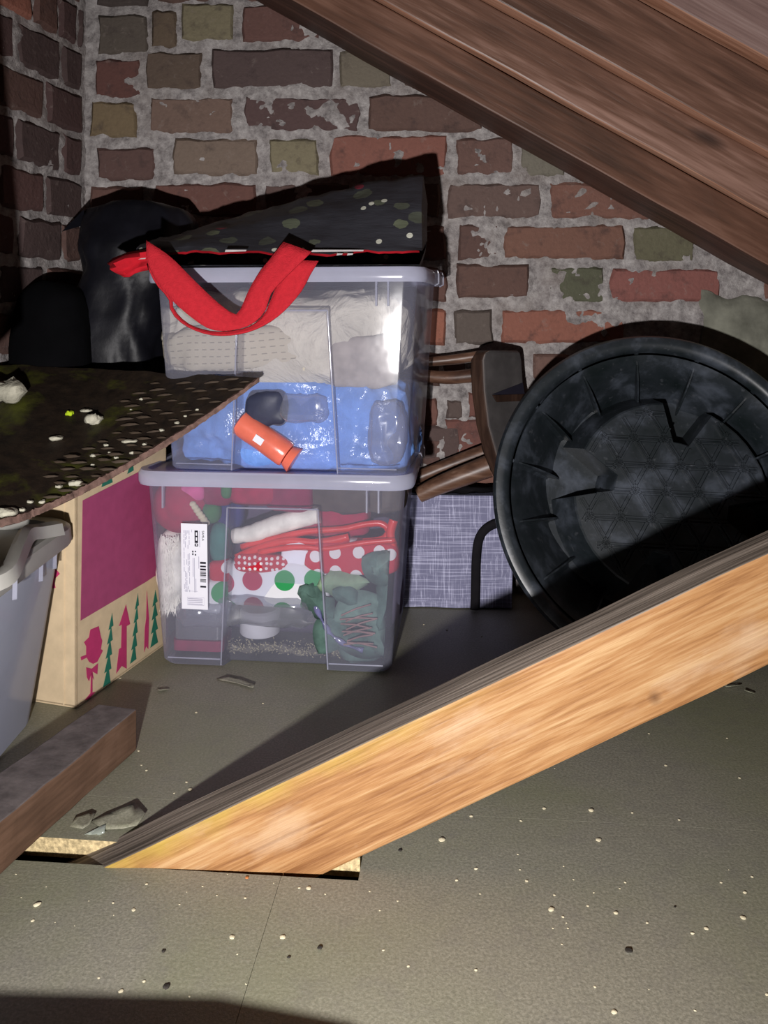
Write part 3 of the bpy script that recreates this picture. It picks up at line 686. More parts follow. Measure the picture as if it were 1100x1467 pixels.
# fur band
band = MB(); P = [local(BL, x, y, -.092) for x, y in ((334, 768), (362, 764), (395, 752), (425, 744), (458, 738))]
pts = []
for i in range(len(P) - 1):
    for t in (0, .25, .5, .75): pts.append(P[i].lerp(P[i + 1], t))
pts.append(P[-1]); band.tube(pts, [.010 + .0035 * math.sin(3.1 * i / len(pts)) + .0015 * mn.noise(Vector((i * .7, 0, 0))) for i in range(len(pts))], 14)
o = band.build('fur_trim', fur_mat, None, smooth=80); put(BL, o); tag(o, 'white fur trim lying above the red satin ribbon', 'fur')
def ribbon(mb, spine, half, seedn=0, dy=None):
    """spine list of Vectors; half = vertical half width"""
    L = []; n = len(spine)
    for i, p in enumerate(spine):
        d = (spine[min(i+1, n-1)] - spine[max(i-1, 0)]).normalized(); s_ = Vector((-d.z, 0, d.x))
        if s_.length < .1: s_ = Vector((0, 0, 1))
        h = half[i] if isinstance(half, (list, tuple)) else half
        wv = .003 * mn.noise(Vector((i * .6, seedn, 0)))
        L.append([p - s_ * h + Vector((0, wv, 0)), p + Vector((0, -.002, 0)), p + s_ * h + Vector((0, -wv, 0))])
    mb.loft(L, False, (False, False))
def smooth_path(P, n=5):
    out = []
    for i in range(len(P) - 1):
        p0, p1, p2, p3 = P[max(i-1, 0)], P[i], P[i+1], P[min(i+2, len(P)-1)]
        for k in range(n):
            t = k / n; out.append(.5 * ((2 * p1) + (p2 - p0) * t + (2 * p0 - 5 * p1 + 4 * p2 - p3) * t * t + (3 * p1 - p0 - 3 * p2 + p3) * t ** 3))
    return out + [P[-1]]
sat = empty('satin_ribbon', BL.location, BL.rotation_euler)
for j, (path, hw, yl) in enumerate([(((338, 800), (372, 786), (410, 776), (455, 778), (500, 770)), .006, -.100), (((345, 784), (400, 770), (440, 762), (490, 758), (520, 752), (545, 750), (556, 760), (548, 772), (520, 776)), .0045, -.097),
                                    (((370, 792), (420, 784), (470, 786), (520, 778), (566, 774)), .004, -.104), (((564, 745), (559, 765), (563, 785), (557, 800)), .006, -.100)]):
    mb = MB(); ribbon(mb, smooth_path([local(BL, x, y, yl) for x, y in path]), hw, j); mb.build('ribbon_strand', satin_mat, sat, smooth=70, solid=.0006)
tag(sat, 'tangle of shiny red satin ribbon across the middle of the lower bin', 'ribbon')
inbin(BL, 'knitted_sleeve', 420, 528, 728, 772, -.088, .05, redfelt_mat, 'dark red knitted sleeve above the spotted ribbon', 'knitwear', 35, .15, 20, .5, .1, 24)
inbin(BL, 'spotted_ribbon', 434, 570, 778, 822, -.106, .03, bigdot_mat, 'red ribbon with large white spots on the right of the lower bin', 'ribbon', 36, .25, 16, .45)
inbin(BL, 'pin_dot_ribbon', 332, 412, 796, 822, -.108, .02, smalldot_mat, 'rolled red ribbon with tiny white dots above the polka dot cloth', 'ribbon', 37, .2, 24, .6)
inbin(BL, 'tissue_sheet', 402, 442, 776, 816, -.103, .018, white_paper, 'crumpled white tissue between the two dotted ribbons', 'paper', 38, .35, 26, .5)
inbin(BL, 'polka_cloth', 322, 470, 808, 872, -.105, .05, polka_mat, 'white cloth with large red and green polka dots', 'cloth', 39, .14, 12, .35)
inbin(BL, 'polka_cloth', 284, 326, 834, 882, -.106, .04, polka_mat, 'end of polka dot cloth sticking out right of the paper label', 'cloth', 40, .14, 12, .5)
inbin(BL, 'clear_wrap', 300, 460, 858, 900, -.110, .05, wrap_mat, 'crinkled clear plastic sleeve under the polka dot cloth', 'wrap', 41, .3, 14, .5, .35, 30)
inbin(BL, 'clear_wrap', 245, 330, 868, 900, -.112, .04, wrap_mat, 'crinkled clear plastic below the white fur', 'wrap', 42, .3, 14, .5, .35, 30)
inbin(BL, 'dark_ribbon', 436, 582, 694, 738, -.098, .05, cloth('dark_green_gold', (84, 74, 66), .9), 'dark olive and gold ribbon bundle in the upper right of the lower bin', 'ribbon', 43, .3, 20, .5, .2, 26)
cn = empty('pillar_candle', BL.matrix_basis @ Vector((local(BL, 367, 905, -.085).x, -.062, 0)), BL.rotation_euler)
zc0, zc1 = local(BL, 367, 916, -.09).z, local(BL, 367, 880, -.09).z
mb = MB(); mb.tube([(0, 0, zc0), (0, 0, zc0 + .002), (0, 0, zc1 - .003), (0, 0, zc1)], [.0275, .029, .029, .026], 28); mb.build('wax', candle_mat, cn, smooth=40)
mb = MB(); mb.tube([(0, 0, zc1 - .001), (.001, 0, zc1 + .006)], .0008, 6); mb.build('wick', ink_mat, cn)
tag(cn, 'short white pillar candle at the bottom of the lower bin', 'candle')
# clear tub with maroon base, bottom left
ct = empty('plastic_tub', BL.matrix_basis @ Vector((local(BL, 283, 910, -.08).x, -.055, .0)), BL.rotation_euler)
mb = MB(); mb.loft([outline(.07, .05, .008, .02, 0, z) for z in (.022, .05)], True, (True, True)); mb.build('tub_body', wrap_mat, ct, smooth=40)
mb = MB(); mb.loft([outline(.074, .054, .008, .02, 0, z) for z in (.006, .021)], True, (True, True)); mb.build('tub_base', maroon_mat, ct, smooth=40)
tag(ct, 'small clear tub with a maroon base in the bottom left of the lower bin', 'tub')
# tinsel
ti = MB(); rr = random.Random(9)
for i in range(700):
    u = rr.random(); p = local(BL, 326 + 190 * u, 925 + 10 * u + rr.gauss(0, 6), -.075 + rr.uniform(-.012, .02)); p.z = max(p.z, .006)
    d1 = Vector((rr.uniform(-1, 1), rr.uniform(-1, 1), rr.uniform(-1, 1))).normalized() * rr.uniform(.0012, .0035); d2 = d1.orthogonal().normalized() * .0005
    ti.add([p - d2, p + d2, p + d1 + d2, p + d1 - d2], [(0, 1, 2, 3)])
ti.tube(smooth_path([local(BL, 326 + 190 * u, 928 + 10 * u + 3 * math.sin(u * 14), -.064) + Vector((0, 0, .002)) for u in (0, .14, .28, .42, .56, .7, .84, 1)], 4), [.0055 + .002 * math.sin(i * 1.7) for i in range(29)], 9, 1)
o = ti.build('tinsel', [tinsel_mat, plain('tinsel_core', (104, 98, 86), .9, .4, .5, .4, 300, .5, 300)], None, fixn=False); put(BL, o); o['kind'] = 'stuff'; tag(o, 'strand of pale gold tinsel along the bottom of the lower bin', 'tinsel')
# leaf garland
lf = empty('leaf_garland', BL.location, BL.rotation_euler)
def leaf(mb, c, lx, lz, rot, dy, curl, lobes=0):
    # pointed leaf with a lobed edge and a folded midrib
    n = 16; top, bot, midr = [], [], []
    for i in range(n + 1):
        t = i / n; x = lx * (2 * t - 1); h = lz * math.sin(math.pi * t ** .8) ** .8 * (1 + .22 * math.cos(t * math.pi * 2 * lobes)) if lobes else lz * math.sin(math.pi * t ** .8)
        for lst, sg in ((top, 1), (bot, -1), (midr, 0)):
            z = h * sg; y = dy * (2 * t - 1) + (curl * (abs(z) / lz) ** 2 if sg else -.003) + .002 * math.sin(t * 9 + sg)
            lst.append(c + Vector((x * math.cos(rot) - z * math.sin(rot), y, x * math.sin(rot) + z * math.cos(rot))))
    lim = lambda p: Vector((min(p.x, .149 + .06 * p.z), max(p.y, -.114 - .03 * p.z), max(p.z, .004)))
    mb.loft([[lim(p) for p in q] for q in (top, midr, bot)], False, (False, False))
leaf3_mat = cloth('leaf_cloth_mid', (104, 130, 120), 1.0, 500, .3, .3)
for i, (x, y, lx, lz, rot, yl, m) in enumerate([(520, 905, .052, .040, 1.2, -.088, leaf_mat), (492, 836, .036, .020, .05, -.108, leaf2_mat), (548, 818, .034, .024, -.6, -.110, leaf_mat), (456, 866, .036, .019, -.75, -.109, leaf_mat), (516, 872, .040, .026, .35, -.111, leaf3_mat),
        (556, 862, .040, .022, 1.25, -.109, leaf_mat), (478, 900, .040, .026, 1.0, -.107, leaf_mat), (545, 912, .040, .024, -1.2, -.108, leaf3_mat), (520, 930, .038, .018, -.25, -.104, leaf_mat), (446, 852, .018, .012, -.5, -.110, leaf_mat), (562, 908, .036, .016, 1.4, -.103, leaf_mat), (552, 806, .022, .016, .7, -.112, leaf3_mat), (500, 858, .026, .015, -.5, -.113, leaf_mat)]):
    p = local(BL, x, y, yl); p.z = max(p.z, .030)
    mb = MB(); leaf(mb, p, lx, lz, rot, .004, .006, 3 if i % 2 else 0); mb.build('leaf', m, lf, smooth=40, solid=.0009)
rr = random.Random(4)
for i in range(11):
    a = local(BL, 490 + rr.uniform(-4, 8), 884 + 4 * i + rr.uniform(-3, 3), -.117); b = local(BL, 532 + rr.uniform(-8, 10), 874 + 5 * i + rr.uniform(-12, 12), -.118)
    mb = MB(); mb.tube([a, a.lerp(b, .5) + Vector((0, -.001, .002)), b], .0012, 5); mb.build('twig', twig_mat, lf, smooth=80)
tag(lf, 'grey green cloth leaf garland with a twig bundle in the lower right of the bin', 'garland')
sl = MB(); ribbon(sl, smooth_path([local(BL, x, y, -.112) for x, y in ((452, 868), (462, 890), (474, 908), (492, 922), (520, 932))]), [.003 + .0015 * math.sin(i) for i in range(21)], 3)
o = sl.build('film_edge', plasticmat('bluish_film', (160, 160, 215), .7, .5), None, smooth=70, solid=.0006); put(BL, o); tag(o, 'bluish folded film edge curving below the grey green leaves', 'wrap')

# ---- floral shopping bag lying on the upper bin
TB = BU.location.z + .283
fb = empty('shopping_bag', (-.12, 1.25, TB))
def bag_pt(u, v, inset=0.0):
    u2 = u
    xf, xb = -.345 + .392 * u2, -.318 + .375 * u2
    zr = .050 + .085 * min(1.0, u2 / .9) ** .75                                  # ridge height grows to the right
    yf = 1.137 - .030 * u2; yr = 1.30 - .085 * u2; yb = 1.40 - .05 * u2
    P = [Vector((xf, yf, .003)), Vector((xf * .5 + xb * .5, (yf + yb) / 2, .003)), Vector((xb, yb, .004)), Vector((xb, yb + .002, zr * .45)), Vector((xb, yr + .03, zr * .93)),
         Vector((xb, yr, zr)), Vector((xf * .5 + xb * .5, (yf + yr) / 2, .5 * zr + .016)), Vector((xf + .004, yf + .018, .026)), Vector((xf + .004, yf + .010, .019))]
    t = v * (len(P) - 1); i = min(int(t), len(P) - 2); p = P[i].lerp(P[i + 1], t - i)
    p.z += .0055 * fbm(p, 20, 4, 3) * (1 if .1 < v else 0) + .008 * ridge((p.x * .35, p.y * 1.2, p.z), 30, 2) * (.3 if v > .55 else 0)
    p.y += .004 * fbm(p, 18, 3, 6) * (1 if v > .3 else 0)
    if u == 1: p.x += 0
    p.z = max(p.z, .002)
    if inset: p += Vector((0, .0, -inset if v > .45 else inset)); p.z = max(p.z, .0035)
    return p + Vector((0, 0, TB)) - Vector((-.12, 1.25, TB))
mb = MB(); mb.grid(lambda u, v: bag_pt(u, v), 60, 48)
rend = [bag_pt(1, j / 48) for j in range(49)]; n0 = len(rend)
ctr = sum((Vector(p) for p in rend), Vector()) / n0
mb.add(rend + [p.lerp(ctr, .5) + Vector((.008, 0, 0)) for p in rend], [(j, j + 1, j + 1 + n0, j + n0) for j in range(n0 - 1)])
mb.add([p.lerp(ctr, .5) + Vector((.008, 0, 0)) for p in rend] + [ctr + Vector((.008, 0, 0))], [(j, j + 1, n0) for j in range(n0 - 1)])
mb.build('bag_body', floral_mat, fb, smooth=60, fixn=False)
mb = MB(); mb.grid(lambda u, v: bag_pt(u * .985 + .005, .02 + v * .98, .003) + Vector((0, -.0015 if v > .9 else .001, 0)), 50, 40); mb.build('lining', lining_mat, fb, smooth=60, fixn=False)
# folded-out lining at the left end
fc = fb.location
mb = MB(); LP_ = [((154, 378), (176, 397)), ((160, 370), (186, 397)), ((180, 362), (196, 392)), ((204, 359), (206, 388)), ((232, 356), (226, 384))]
rows = []
for i, (a, b) in enumerate(LP_):
    A_, B_ = at(*a, 1.135), at(*b, 1.118)
    rows.append([A_.lerp(B_, t) + Vector((0, -.012 * math.sin(math.pi * t) + .008 * math.sin(t * 9 + i), 0)) - fc for t in [k / 6 for k in range(7)]])
mb.loft(rows, False, (False, False)); mb.build('lining_flap', lining_mat, fb, smooth=60, solid=.002)
for px0, px1, py in ((192, 208, 372), (322, 352, 361), (445, 520, 361), (482, 490, 366), (497, 505, 366)):
    mb = MB(); p = at(px0, py, 1.118) - fc; q = at(px1, py - 1, 1.118) - fc; mb.prism([p, q, q + Vector((.001, 0, .002)), p + Vector((.001, 0, .003))], Vector((0, .002, 0))); mb.build('lining_print', lprint_mat, fb)
# webbing handles: two loops hanging over the bin's front
def strap(E1, E2, yf, name='handle'):
    z = lambda q: (80 + q[0] / 1.8333, 230 + q[1] / 1.8333)
    n = 28
    def rs(E):
        P = smooth_path([Vector((*z(e), 0)) for e in E], 8); L = [0]
        for i in range(1, len(P)): L.append(L[-1] + (P[i] - P[i-1]).length)
        out = []
        for k in range(n + 1):
            s_ = L[-1] * k / n; i = 1
            while i < len(L) - 1 and L[i] < s_: i += 1
            f_ = (s_ - L[i-1]) / max(1e-9, L[i] - L[i-1]); out.append(P[i-1].lerp(P[i], f_))
        return out
    A_, B_ = rs(E1), rs(E2); rows = []
    for k in range(n + 1):
        y1, y2 = yf(k / n)
        a, b = at(A_[k].x, A_[k].y, y1) - fc, at(B_[k].x, B_[k].y, y2) - fc
        rows.append([a.lerp(b, t) for t in (0, .25, .5, .75, 1)])
    mb = MB(); mb.loft(rows, False, (False, False)); return mb.build(name, red_strap_mat, fb, smooth=60, solid=.0022)
strap([(238, 210), (300, 252), (352, 303), (402, 352), (440, 385), (474, 405), (490, 380), (505, 345), (530, 300), (560, 262), (598, 214)],
      [(238, 262), (268, 322), (310, 372), (360, 415), (405, 443), (455, 447), (510, 432), (548, 398), (565, 350), (600, 310), (672, 240)],
      lambda t: (1.098 - .012 * math.sin(math.pi * t), 1.092 - .012 * math.sin(math.pi * t)))
strap([(244, 285), (278, 330), (304, 358), (310, 392), (352, 432), (420, 450), (500, 440), (545, 408), (565, 365), (590, 310), (640, 262)],
      [(240, 270), (262, 322), (296, 362), (305, 400), (350, 438), (420, 459), (505, 450), (580, 412), (640, 350), (668, 300), (690, 264)],
      lambda t: (1.106 - .003 * math.sin(math.pi * t), 1.104 - .006 * math.sin(math.pi * t)))
tag(fb, 'dark leaf print shopping bag with red handles lying on the upper bin', 'bag')

# ---- black bin bag behind
bb = empty('bin_bag', (-.40, 1.33, 0)); mb = MB()
prof = [(.0, -.515, -.375), (.06, -.54, -.362), (.22, -.535, -.358), (.40, -.53, -.356), (.46, -.525, -.354), (.52, -.497, -.35), (.56, -.480, -.335), (.60, -.488, -.30), (.64, -.486, -.31), (.662, -.470, -.33), (.668, -.44, -.36)]
rings = []
def pin(z):
    for a, b in zip(prof, prof[1:]):
        if a[0] <= z <= b[0]:
            t = (z - a[0]) / (b[0] - a[0]); return a[1] + (b[1] - a[1]) * t, a[2] + (b[2] - a[2]) * t
for i in range(61):
    z = .668 * i / 60; x0, x1 = pin(z); ring = []
    for j in range(56):
        a = 2 * math.pi * j / 56; ca, sa = math.cos(a), math.sin(a)
        dpt = .075 if z < .6 else .075 - .55 * (z - .6)
        p = Vector(((x0 + x1) / 2 + (x1 - x0) / 2 * math.copysign(abs(ca) ** .7, ca), 1.355 + dpt * math.copysign(abs(sa) ** .8, sa), z))
        q = Vector((p.x * 2.2 + .5 * p.z, p.y * 2, p.z * .9))
        d = Vector((ca, sa, 0)); p += d * (.012 * fbm(q, 9, 4, 7) + .011 * (ridge(q, 11, 3) - 1.1)) * (1 if i > 1 else .3)
        p.y = min(p.y, 1.44); ring.append(p - bb.location)
    rings.append(ring)
mb.loft(rings, True, (True, True)); mb.build('bag_body', blackbag_mat, bb, smooth=70)
mb = blob_mb(Vector((-.505, 1.275, .39)) - bb.location, (.060, .050, .148), 12, .18, 12, .7, 40, 30, .12, 14)  # added lobe, coloured near-black to stand in for the shade beside the bag
mb.v = [(max(v[0], -.555 - bb.location.x), v[1], v[2]) for v in mb.v]; mb.build('added_shade_fold', plain('fold_shade_black', (9, 9, 11), 1.0, .9, .05, .2, 20, .3), bb, smooth=70)
mb = MB(); T = at(88, 332, 1.36) - bb.location; B1 = at(120, 300, 1.33) - bb.location; B2 = at(122, 322, 1.36) - bb.location; B3 = at(124, 306, 1.39) - bb.location
mb.add([T, B1, B2, B3], [(0, 1, 2), (0, 2, 3), (0, 3, 1), (1, 3, 2)]); mb.build('knot_ear', blackbag_mat, bb)
tag(bb, 'tall crumpled black plastic bin bag standing in the corner behind the bins', 'bag')

# ---- cardboard box with printed sides
BK = Vector((-.383, 1.043, 0)); yw = R(16.6); BS = Vector((math.sin(yw), math.cos(yw), 0)); BW = Vector((-math.cos(yw), math.sin(yw), 0)); BH = .292
cbx = empty('cardboard_box', BK)
mb = MB(); t_ = .004
def wallp(o, d, l, nrm):
    mb.prism([o, o + d * l, o + d * l + Vector((0, 0, BH)), o + Vector((0, 0, BH))], nrm * t_)
wallp(Vector(), BS, .21, BW); wallp(Vector(), BW, .185, BS); wallp(BW * .185, BS, .21, -BW); wallp(BS * .21, BW, .185, -BS)
mb.prism([Vector((0, 0, .001)), BS * .21 + Vector((0, 0, .001)), BS * .21 + BW * .185 + Vector((0, 0, .001)), BW * .185 + Vector((0, 0, .001))], Vector((0, 0, .004)))
mb.build('carton', card_mat, cbx, bevel=.0012)
mb = MB(); f0 = BW * .065 + Vector((0, 0, BH)); mb.prism([BW * .02 + Vector((0, 0, BH)), BW * .18 + Vector((0, 0, BH)), BW * .175 + BS * -.06 + Vector((0, 0, BH - .012)), BW * .03 + BS * -.052 + Vector((0, 0, BH - .010))], Vector((0, 0, .0035)))
mb.build('flap', card_in, cbx)
mb = MB(); mb.prism([Vector((0, 0, BH)), BS * .21 + Vector((0, 0, BH)), BS * .20 + BW * .11 + Vector((0, 0, BH + .004)), BS * .01 + BW * .11 + Vector((0, 0, BH + .004))], Vector((0, 0, .003))); mb.build('flap', card_mat, cbx)
# front crease line
mb = MB(); mb.tube([BW * .018 - BS * .0003 + Vector((0, 0, .003)), BW * .018 - BS * .0003 + Vector((0, 0, BH - .003))], .0012, 6); mb.build('crease', card_mat, cbx)
BNs = -BW                                    # outward normal of the printed side
def side(px, py):
    d = Vector(((px - 550) / F, 1, -(py - YH) / F)); o = Vector((0, 0, HC)) - BK
    t = -(o.dot(BNs)) / d.dot(BNs); return o + d * t
def front(px, py):
    d = Vector(((px - 550) / F, 1, -(py - YH) / F)); o = Vector((0, 0, HC)) - BK
    t = -(o.dot(BS)) / d.dot(BS); return o + d * t
def decal(name, P, m, fnc=side, nrm=None):
    nrm = nrm or BNs
    mb = MB(); mb.prism([fnc(*p) + nrm * .0003 for p in P], nrm * .0003); return mb.build(name, m, cbx)
decal('printed_panel', [(118, 717), (206, 672), (226, 664), (226, 822), (208, 834), (115, 889)], magenta_mat)
def tree(ap, bl, br, n=5, m=pgreen_mat):
    L, Rr = [], []
    for i in range(n):
        t0, t1 = i / n, (i + 1) / n
        c = lambda t: (ap[0] + ((bl[0] + br[0]) / 2 - ap[0]) * t, ap[1] + ((bl[1] + br[1]) / 2 - ap[1]) * t)
        wd = (br[0] - bl[0]) / 2; sk = (br[1] - bl[1]) / 2
        a = c(t0); b = c(t1); wt = wd * (.55 + .45 * t1); wi = wd * .35 * (t0 + .05)
        Rr += [(a[0] + wi, a[1] + sk * .3), (b[0] + wt, b[1] + sk)]; L += [(a[0] - wi, a[1] - sk * .3), (b[0] - wt, b[1] - sk)]
    return decal('printed_tree', Rr + L[::-1], m)
tree((160, 879), (147, 985), (158, 978)); tree((197, 851), (186, 951), (195, 944)); tree((222, 846), (215, 928), (226, 920), 4)
decal('printed_arrow', [(180, 866), (186, 894), (181, 897), (181, 958), (174, 954), (166, 965), (170, 930), (173, 928), (174, 895), (170, 897)], pred_mat)
decal('printed_arrow', [(210, 846), (213, 886), (212, 930), (209, 926), (206, 934), (207, 900), (209, 886)], pred_mat)
decal('printed_figure', [(129, 902), (141, 897), (144, 912), (146, 918), (144, 930), (147, 932), (143, 940), (139, 948), (133, 951), (127, 948), (124, 942), (116, 946), (115, 941), (123, 938), (123, 926), (120, 920), (127, 913)], pred_mat)
decal('printed_bow', [(123, 956), (131, 958), (140, 950), (139, 966), (132, 962), (134, 974), (130, 966), (127, 976), (124, 970)], pred_mat)
decal('printed_stand', [(130, 964), (132, 964), (132, 992), (136, 991), (128, 1001), (121, 1003), (129, 993)], pred_mat)
for P in ([(148, 684), (158, 678), (161, 691), (145, 698)], [(185, 668), (190, 662), (191, 674), (182, 679)]): decal('printed_tree', P, pgreen_mat)
for P in ([(127, 693), (133, 690), (132, 700), (127, 702)], [(172, 668), (178, 666), (177, 676), (173, 676)]): decal('printed_shape', P, pred_mat)
decal('printed_shape', [(76, 815), (82, 817), (86, 822), (82, 826), (79, 829), (78, 834), (80, 842), (75, 843)], pred_mat, front, -BS)
tag(cbx, 'brown cardboard box printed with magenta panel and green trees under the dark mat', 'box')

# ---- frosted bin at the left edge
gb = empty('storage_bin', (-.60, .905, 0))
mb = MB(); GR = []
for z, x0, x1, y0, y1 in ((0, -.60, -.432, .775, 1.030), (.004, -.60, -.424, .77, 1.036), (.10, -.60, -.409, .755, 1.042), (.2, -.60, -.394, .745, 1.048), (.222, -.60, -.391, .742, 1.05)):
    GR.append([p + Vector(((x0 + x1) / 2 + .60, (y0 + y1) / 2 - .905, 0)) for p in outline(x1 - x0, y1 - y0, .045, .1, 0, z)])
mb.loft(GR, True, (True, False)); mb.build('body', greybin_mat, gb, smooth=35)
mb = MB(); o2 = lambda e, z, r=.05: [p + Vector((-.4955 + .60, .896 - .905, 0)) for p in outline(.209 + e, .308 + e, r, .1, 0, z)]
mb.loft([o2(.002, .212), o2(.020, .212), o2(.022, .216), o2(.020, .232), o2(.012, .236), o2(-.016, .236), o2(-.022, .224)], True, (False, True)); mb.build('lid', greylid_mat, gb, smooth=35)
mb = MB(); pth = [at(84, 757, .985), at(56, 762, .955), at(40, 765, .925), at(30, 785, .88), at(12, 822, .82), at(-30, 842, .80)]
mb2 = [p - gb.location for p in pth]; rows = [[p + Vector((-.010, 0, .004)), p + Vector((-.004, 0, .009)), p + Vector((.006, -.004, .007)), p + Vector((.010, -.006, -.006)), p + Vector((-.004, 0, -.008))] for p in smooth_path(mb2, 4)]
mb.loft(rows, True, (True, True)); mb.build('handle', greylid_mat, gb, smooth=50)
for px_p, py0, py1, y in ((76, 772, 814, 1.0), (56, 793, 832, .95), (18, 818, 858, .83)):
    mb = MB(); a = at(px_p, py0, y) - gb.location; b = at(px_p - 1, py1, y) - gb.location; mb.prism([a, a + Vector((.0035, .003, 0)), b + Vector((.0035, .003, 0)), b], Vector((.002, -.004, 0))); mb.build('tab', rib_mat, gb)
tag(gb, 'frosted grey plastic bin with handle at the left edge in front of the cardboard box', 'storage bin')

# ---- dark mat lying over the box and bin
mt = empty('rubber_mat', (-.40, 1.05, .30))
FE = [Vector((-.58, .80, .262)), Vector((-.50, .85, .268)), at(0, 746, .90), at(60, 726, .945), at(118, 699, .985), at(175, 668, 1.03), at(230, 636, 1.06), at(300, 592, 1.09), at(371, 542, 1.115)]
BE = [Vector((-.62, 1.05, .39)), Vector((-.60, 1.12, .40)), at(0, 524, 1.215), at(60, 525, 1.22), at(120, 528, 1.225), at(180, 531, 1.20), at(240, 534, 1.178), at(300, 537, 1.15), at(371.5, 540.5, 1.116)]
FE, BE = smooth_path(FE, 6), smooth_path(BE, 6); nE = len(FE) - 1
def mat_pt(u, v, off=0):
    t = u * nE; i = min(int(t), nE - 1); f = FE[i].lerp(FE[i+1], t - i); b = BE[i].lerp(BE[i+1], t - i)
    p = f.lerp(b, v); p.z += .0016 * fbm(p, 30, 3, 4) * min(1, v * 8)
    return p - mt.location + Vector((0, 0, off))
mb = MB(); mb.grid(lambda u, v: mat_pt(u, v), 96, 40); NU = 97
g0 = len(mb.v); mb.grid(lambda u, v: mat_pt(u, v, -.005), 96, 40)
for i in range(96): mb.add([mb.v[i], mb.v[i+1], mb.v[g0 + i + 1], mb.v[g0 + i]], [(0, 1, 2, 3)]); q = 40 * NU; mb.add([mb.v[q+i], mb.v[q+i+1], mb.v[g0+q+i+1], mb.v[g0+q+i]], [(0, 1, 2, 3)])
mb.build('sheet', rubber_mat, mt, smooth=60)
mb = MB(); rows = []
rr = random.Random(8)
for i in range(121):
    u = .22 + .776 * i / 120; p = mat_pt(u, 0); k_ = 1.0 if u < .8 else max(.35, 1 - (u - .8) * 3)
    j = lambda a: rr.uniform(-a, a)
    rows.append([p + Vector((-.004 + j(.001), .006, .0012)), p + Vector((.001 + j(.0015), -.003 + j(.001), .0016 + j(.001))), p + Vector((.003, -.004 + j(.001), -.0055 * k_ + j(.001))), p + Vector((.0, .002, -.0075 * k_))])
mb.loft(rows, True, (True, True)); mb.build('edge_strip', matedge_mat, mt, smooth=50)
# raised dashes in rows along the right-hand edge
dm = None; rr = random.Random(11)
for r_ in range(7):
    for k_ in range(13):
        u = .40 + .575 * (k_ + .5 * (r_ % 2) + rr.uniform(-.15, .15)) / 13
        if u > .985: continue
        v = (.035 + .075 * r_) + (.06 * (u - .7) if u > .7 else 0)
        v = min(.95, v / max(.25, (1.02 - u) * 1.9))
        if v > .9 or (u < .62 and r_ > 3): continue
        p = mat_pt(u, v)
        if dm is None:
            mb = MB(); rings = [[Vector((x, -.0026 * s_, 0)), Vector((x, -.0016 * s_, .0022 * s_)), Vector((x, .0010 * s_, .0026 * s_)), Vector((x, .0032 * s_, 0))] for x, s_ in ((-.010, .15), (-.006, .8), (0, 1.1), (.006, .8), (.010, .15))]
            mb.loft(rings, True, (True, True)); d0 = mb.build('ridge', ridge_mat, mt, smooth=60); dm = d0.data
        else:
            d0 = bpy.data.objects.new('ridge', dm); col.objects.link(d0); d0.parent = mt
        q = mat_pt(min(u + .02, 1), v); e = (q - p)
        d0.location = p + Vector((0, 0, .0004)); s_ = rr.uniform(.7, 1.2) * (.8 + .5 * (1 - u)); d0.scale = (s_ * 1.25, s_ * .6, s_ * 1.1)
        d0.rotation_euler = (R(14), R(-6) , R(-14 + rr.uniform(-12, 12)))
tag(mt, 'dark brown ridged mat with a frayed pale edge lying over box and bin', 'mat')

def crumb(name, p, s, m, label, cat, seed, group=None, fl=.5):
    mb = blob_mb((0, 0, 0), (s, s * .8, s * fl), seed, .7, 1.2 / s, .8, 16, 10)
    o = mb.build(name, m, None, smooth=45); o.location = p; return tag(o, label, cat, group)
def on_mat(px, py):
    best = None
    for i in range(60, 0, -1):
        pass
    b = (1e9, None)
    for i in range(0, 97):
        for j in range(0, 41):
            q = mat_pt(i / 96, j / 40) + mt.location; X = 550 + F * q.x / q.y; Y = YH + F * (HC - q.z) / q.y
            d = (X - px) ** 2 + (Y - py) ** 2
            if d < b[0]: b = (d, q)
    return b[1]
crumb('plaster_lump', on_mat(8, 574) + Vector((0, 0, .011)), .026, plastercrumb_mat, 'large pale plaster lump on the dark mat at the left edge', 'rubble', 1, fl=.6)
crumb('plaster_lump', on_mat(134, 606) + Vector((0, 0, .004)), .0105, plastercrumb_mat, 'pale plaster lump beside the yellow lichen on the mat', 'rubble', 2, fl=.7)
crumb('lichen_tuft', on_mat(102, 594) + Vector((0, 0, .002)), .005, lime_mat, 'bright yellow green lichen tuft on the dark mat', 'lichen', 3, fl=.7)
crumb('plaster_lump', on_mat(122, 590) + Vector((0, 0, .002)), .008, plastercrumb_mat, 'thin pale flake behind the yellow lichen on the mat', 'rubble', 14, fl=.25)
crumb('plaster_lump', on_mat(80, 630) + Vector((0, 0, .002)), .009, plastercrumb_mat, 'greenish flat flake left of centre on the mat', 'rubble', 5, fl=.3)
crumb('plaster_lump', on_mat(8, 735) + Vector((0, 0, .002)), .012, plastercrumb_mat, 'greenish white lump at the front left edge of the mat', 'rubble', 6, fl=.35)
crumb('plaster_lump', on_mat(186, 635) + Vector((0, 0, .001)), .010, plastercrumb_mat, 'broad white flake near the frayed edge of the mat', 'rubble', 7, fl=.2)
crumb('plaster_lump', on_mat(107, 692) + Vector((0, 0, .001)), .008, plastercrumb_mat, 'white flake at the frayed edge above the box corner', 'rubble', 8, fl=.4)
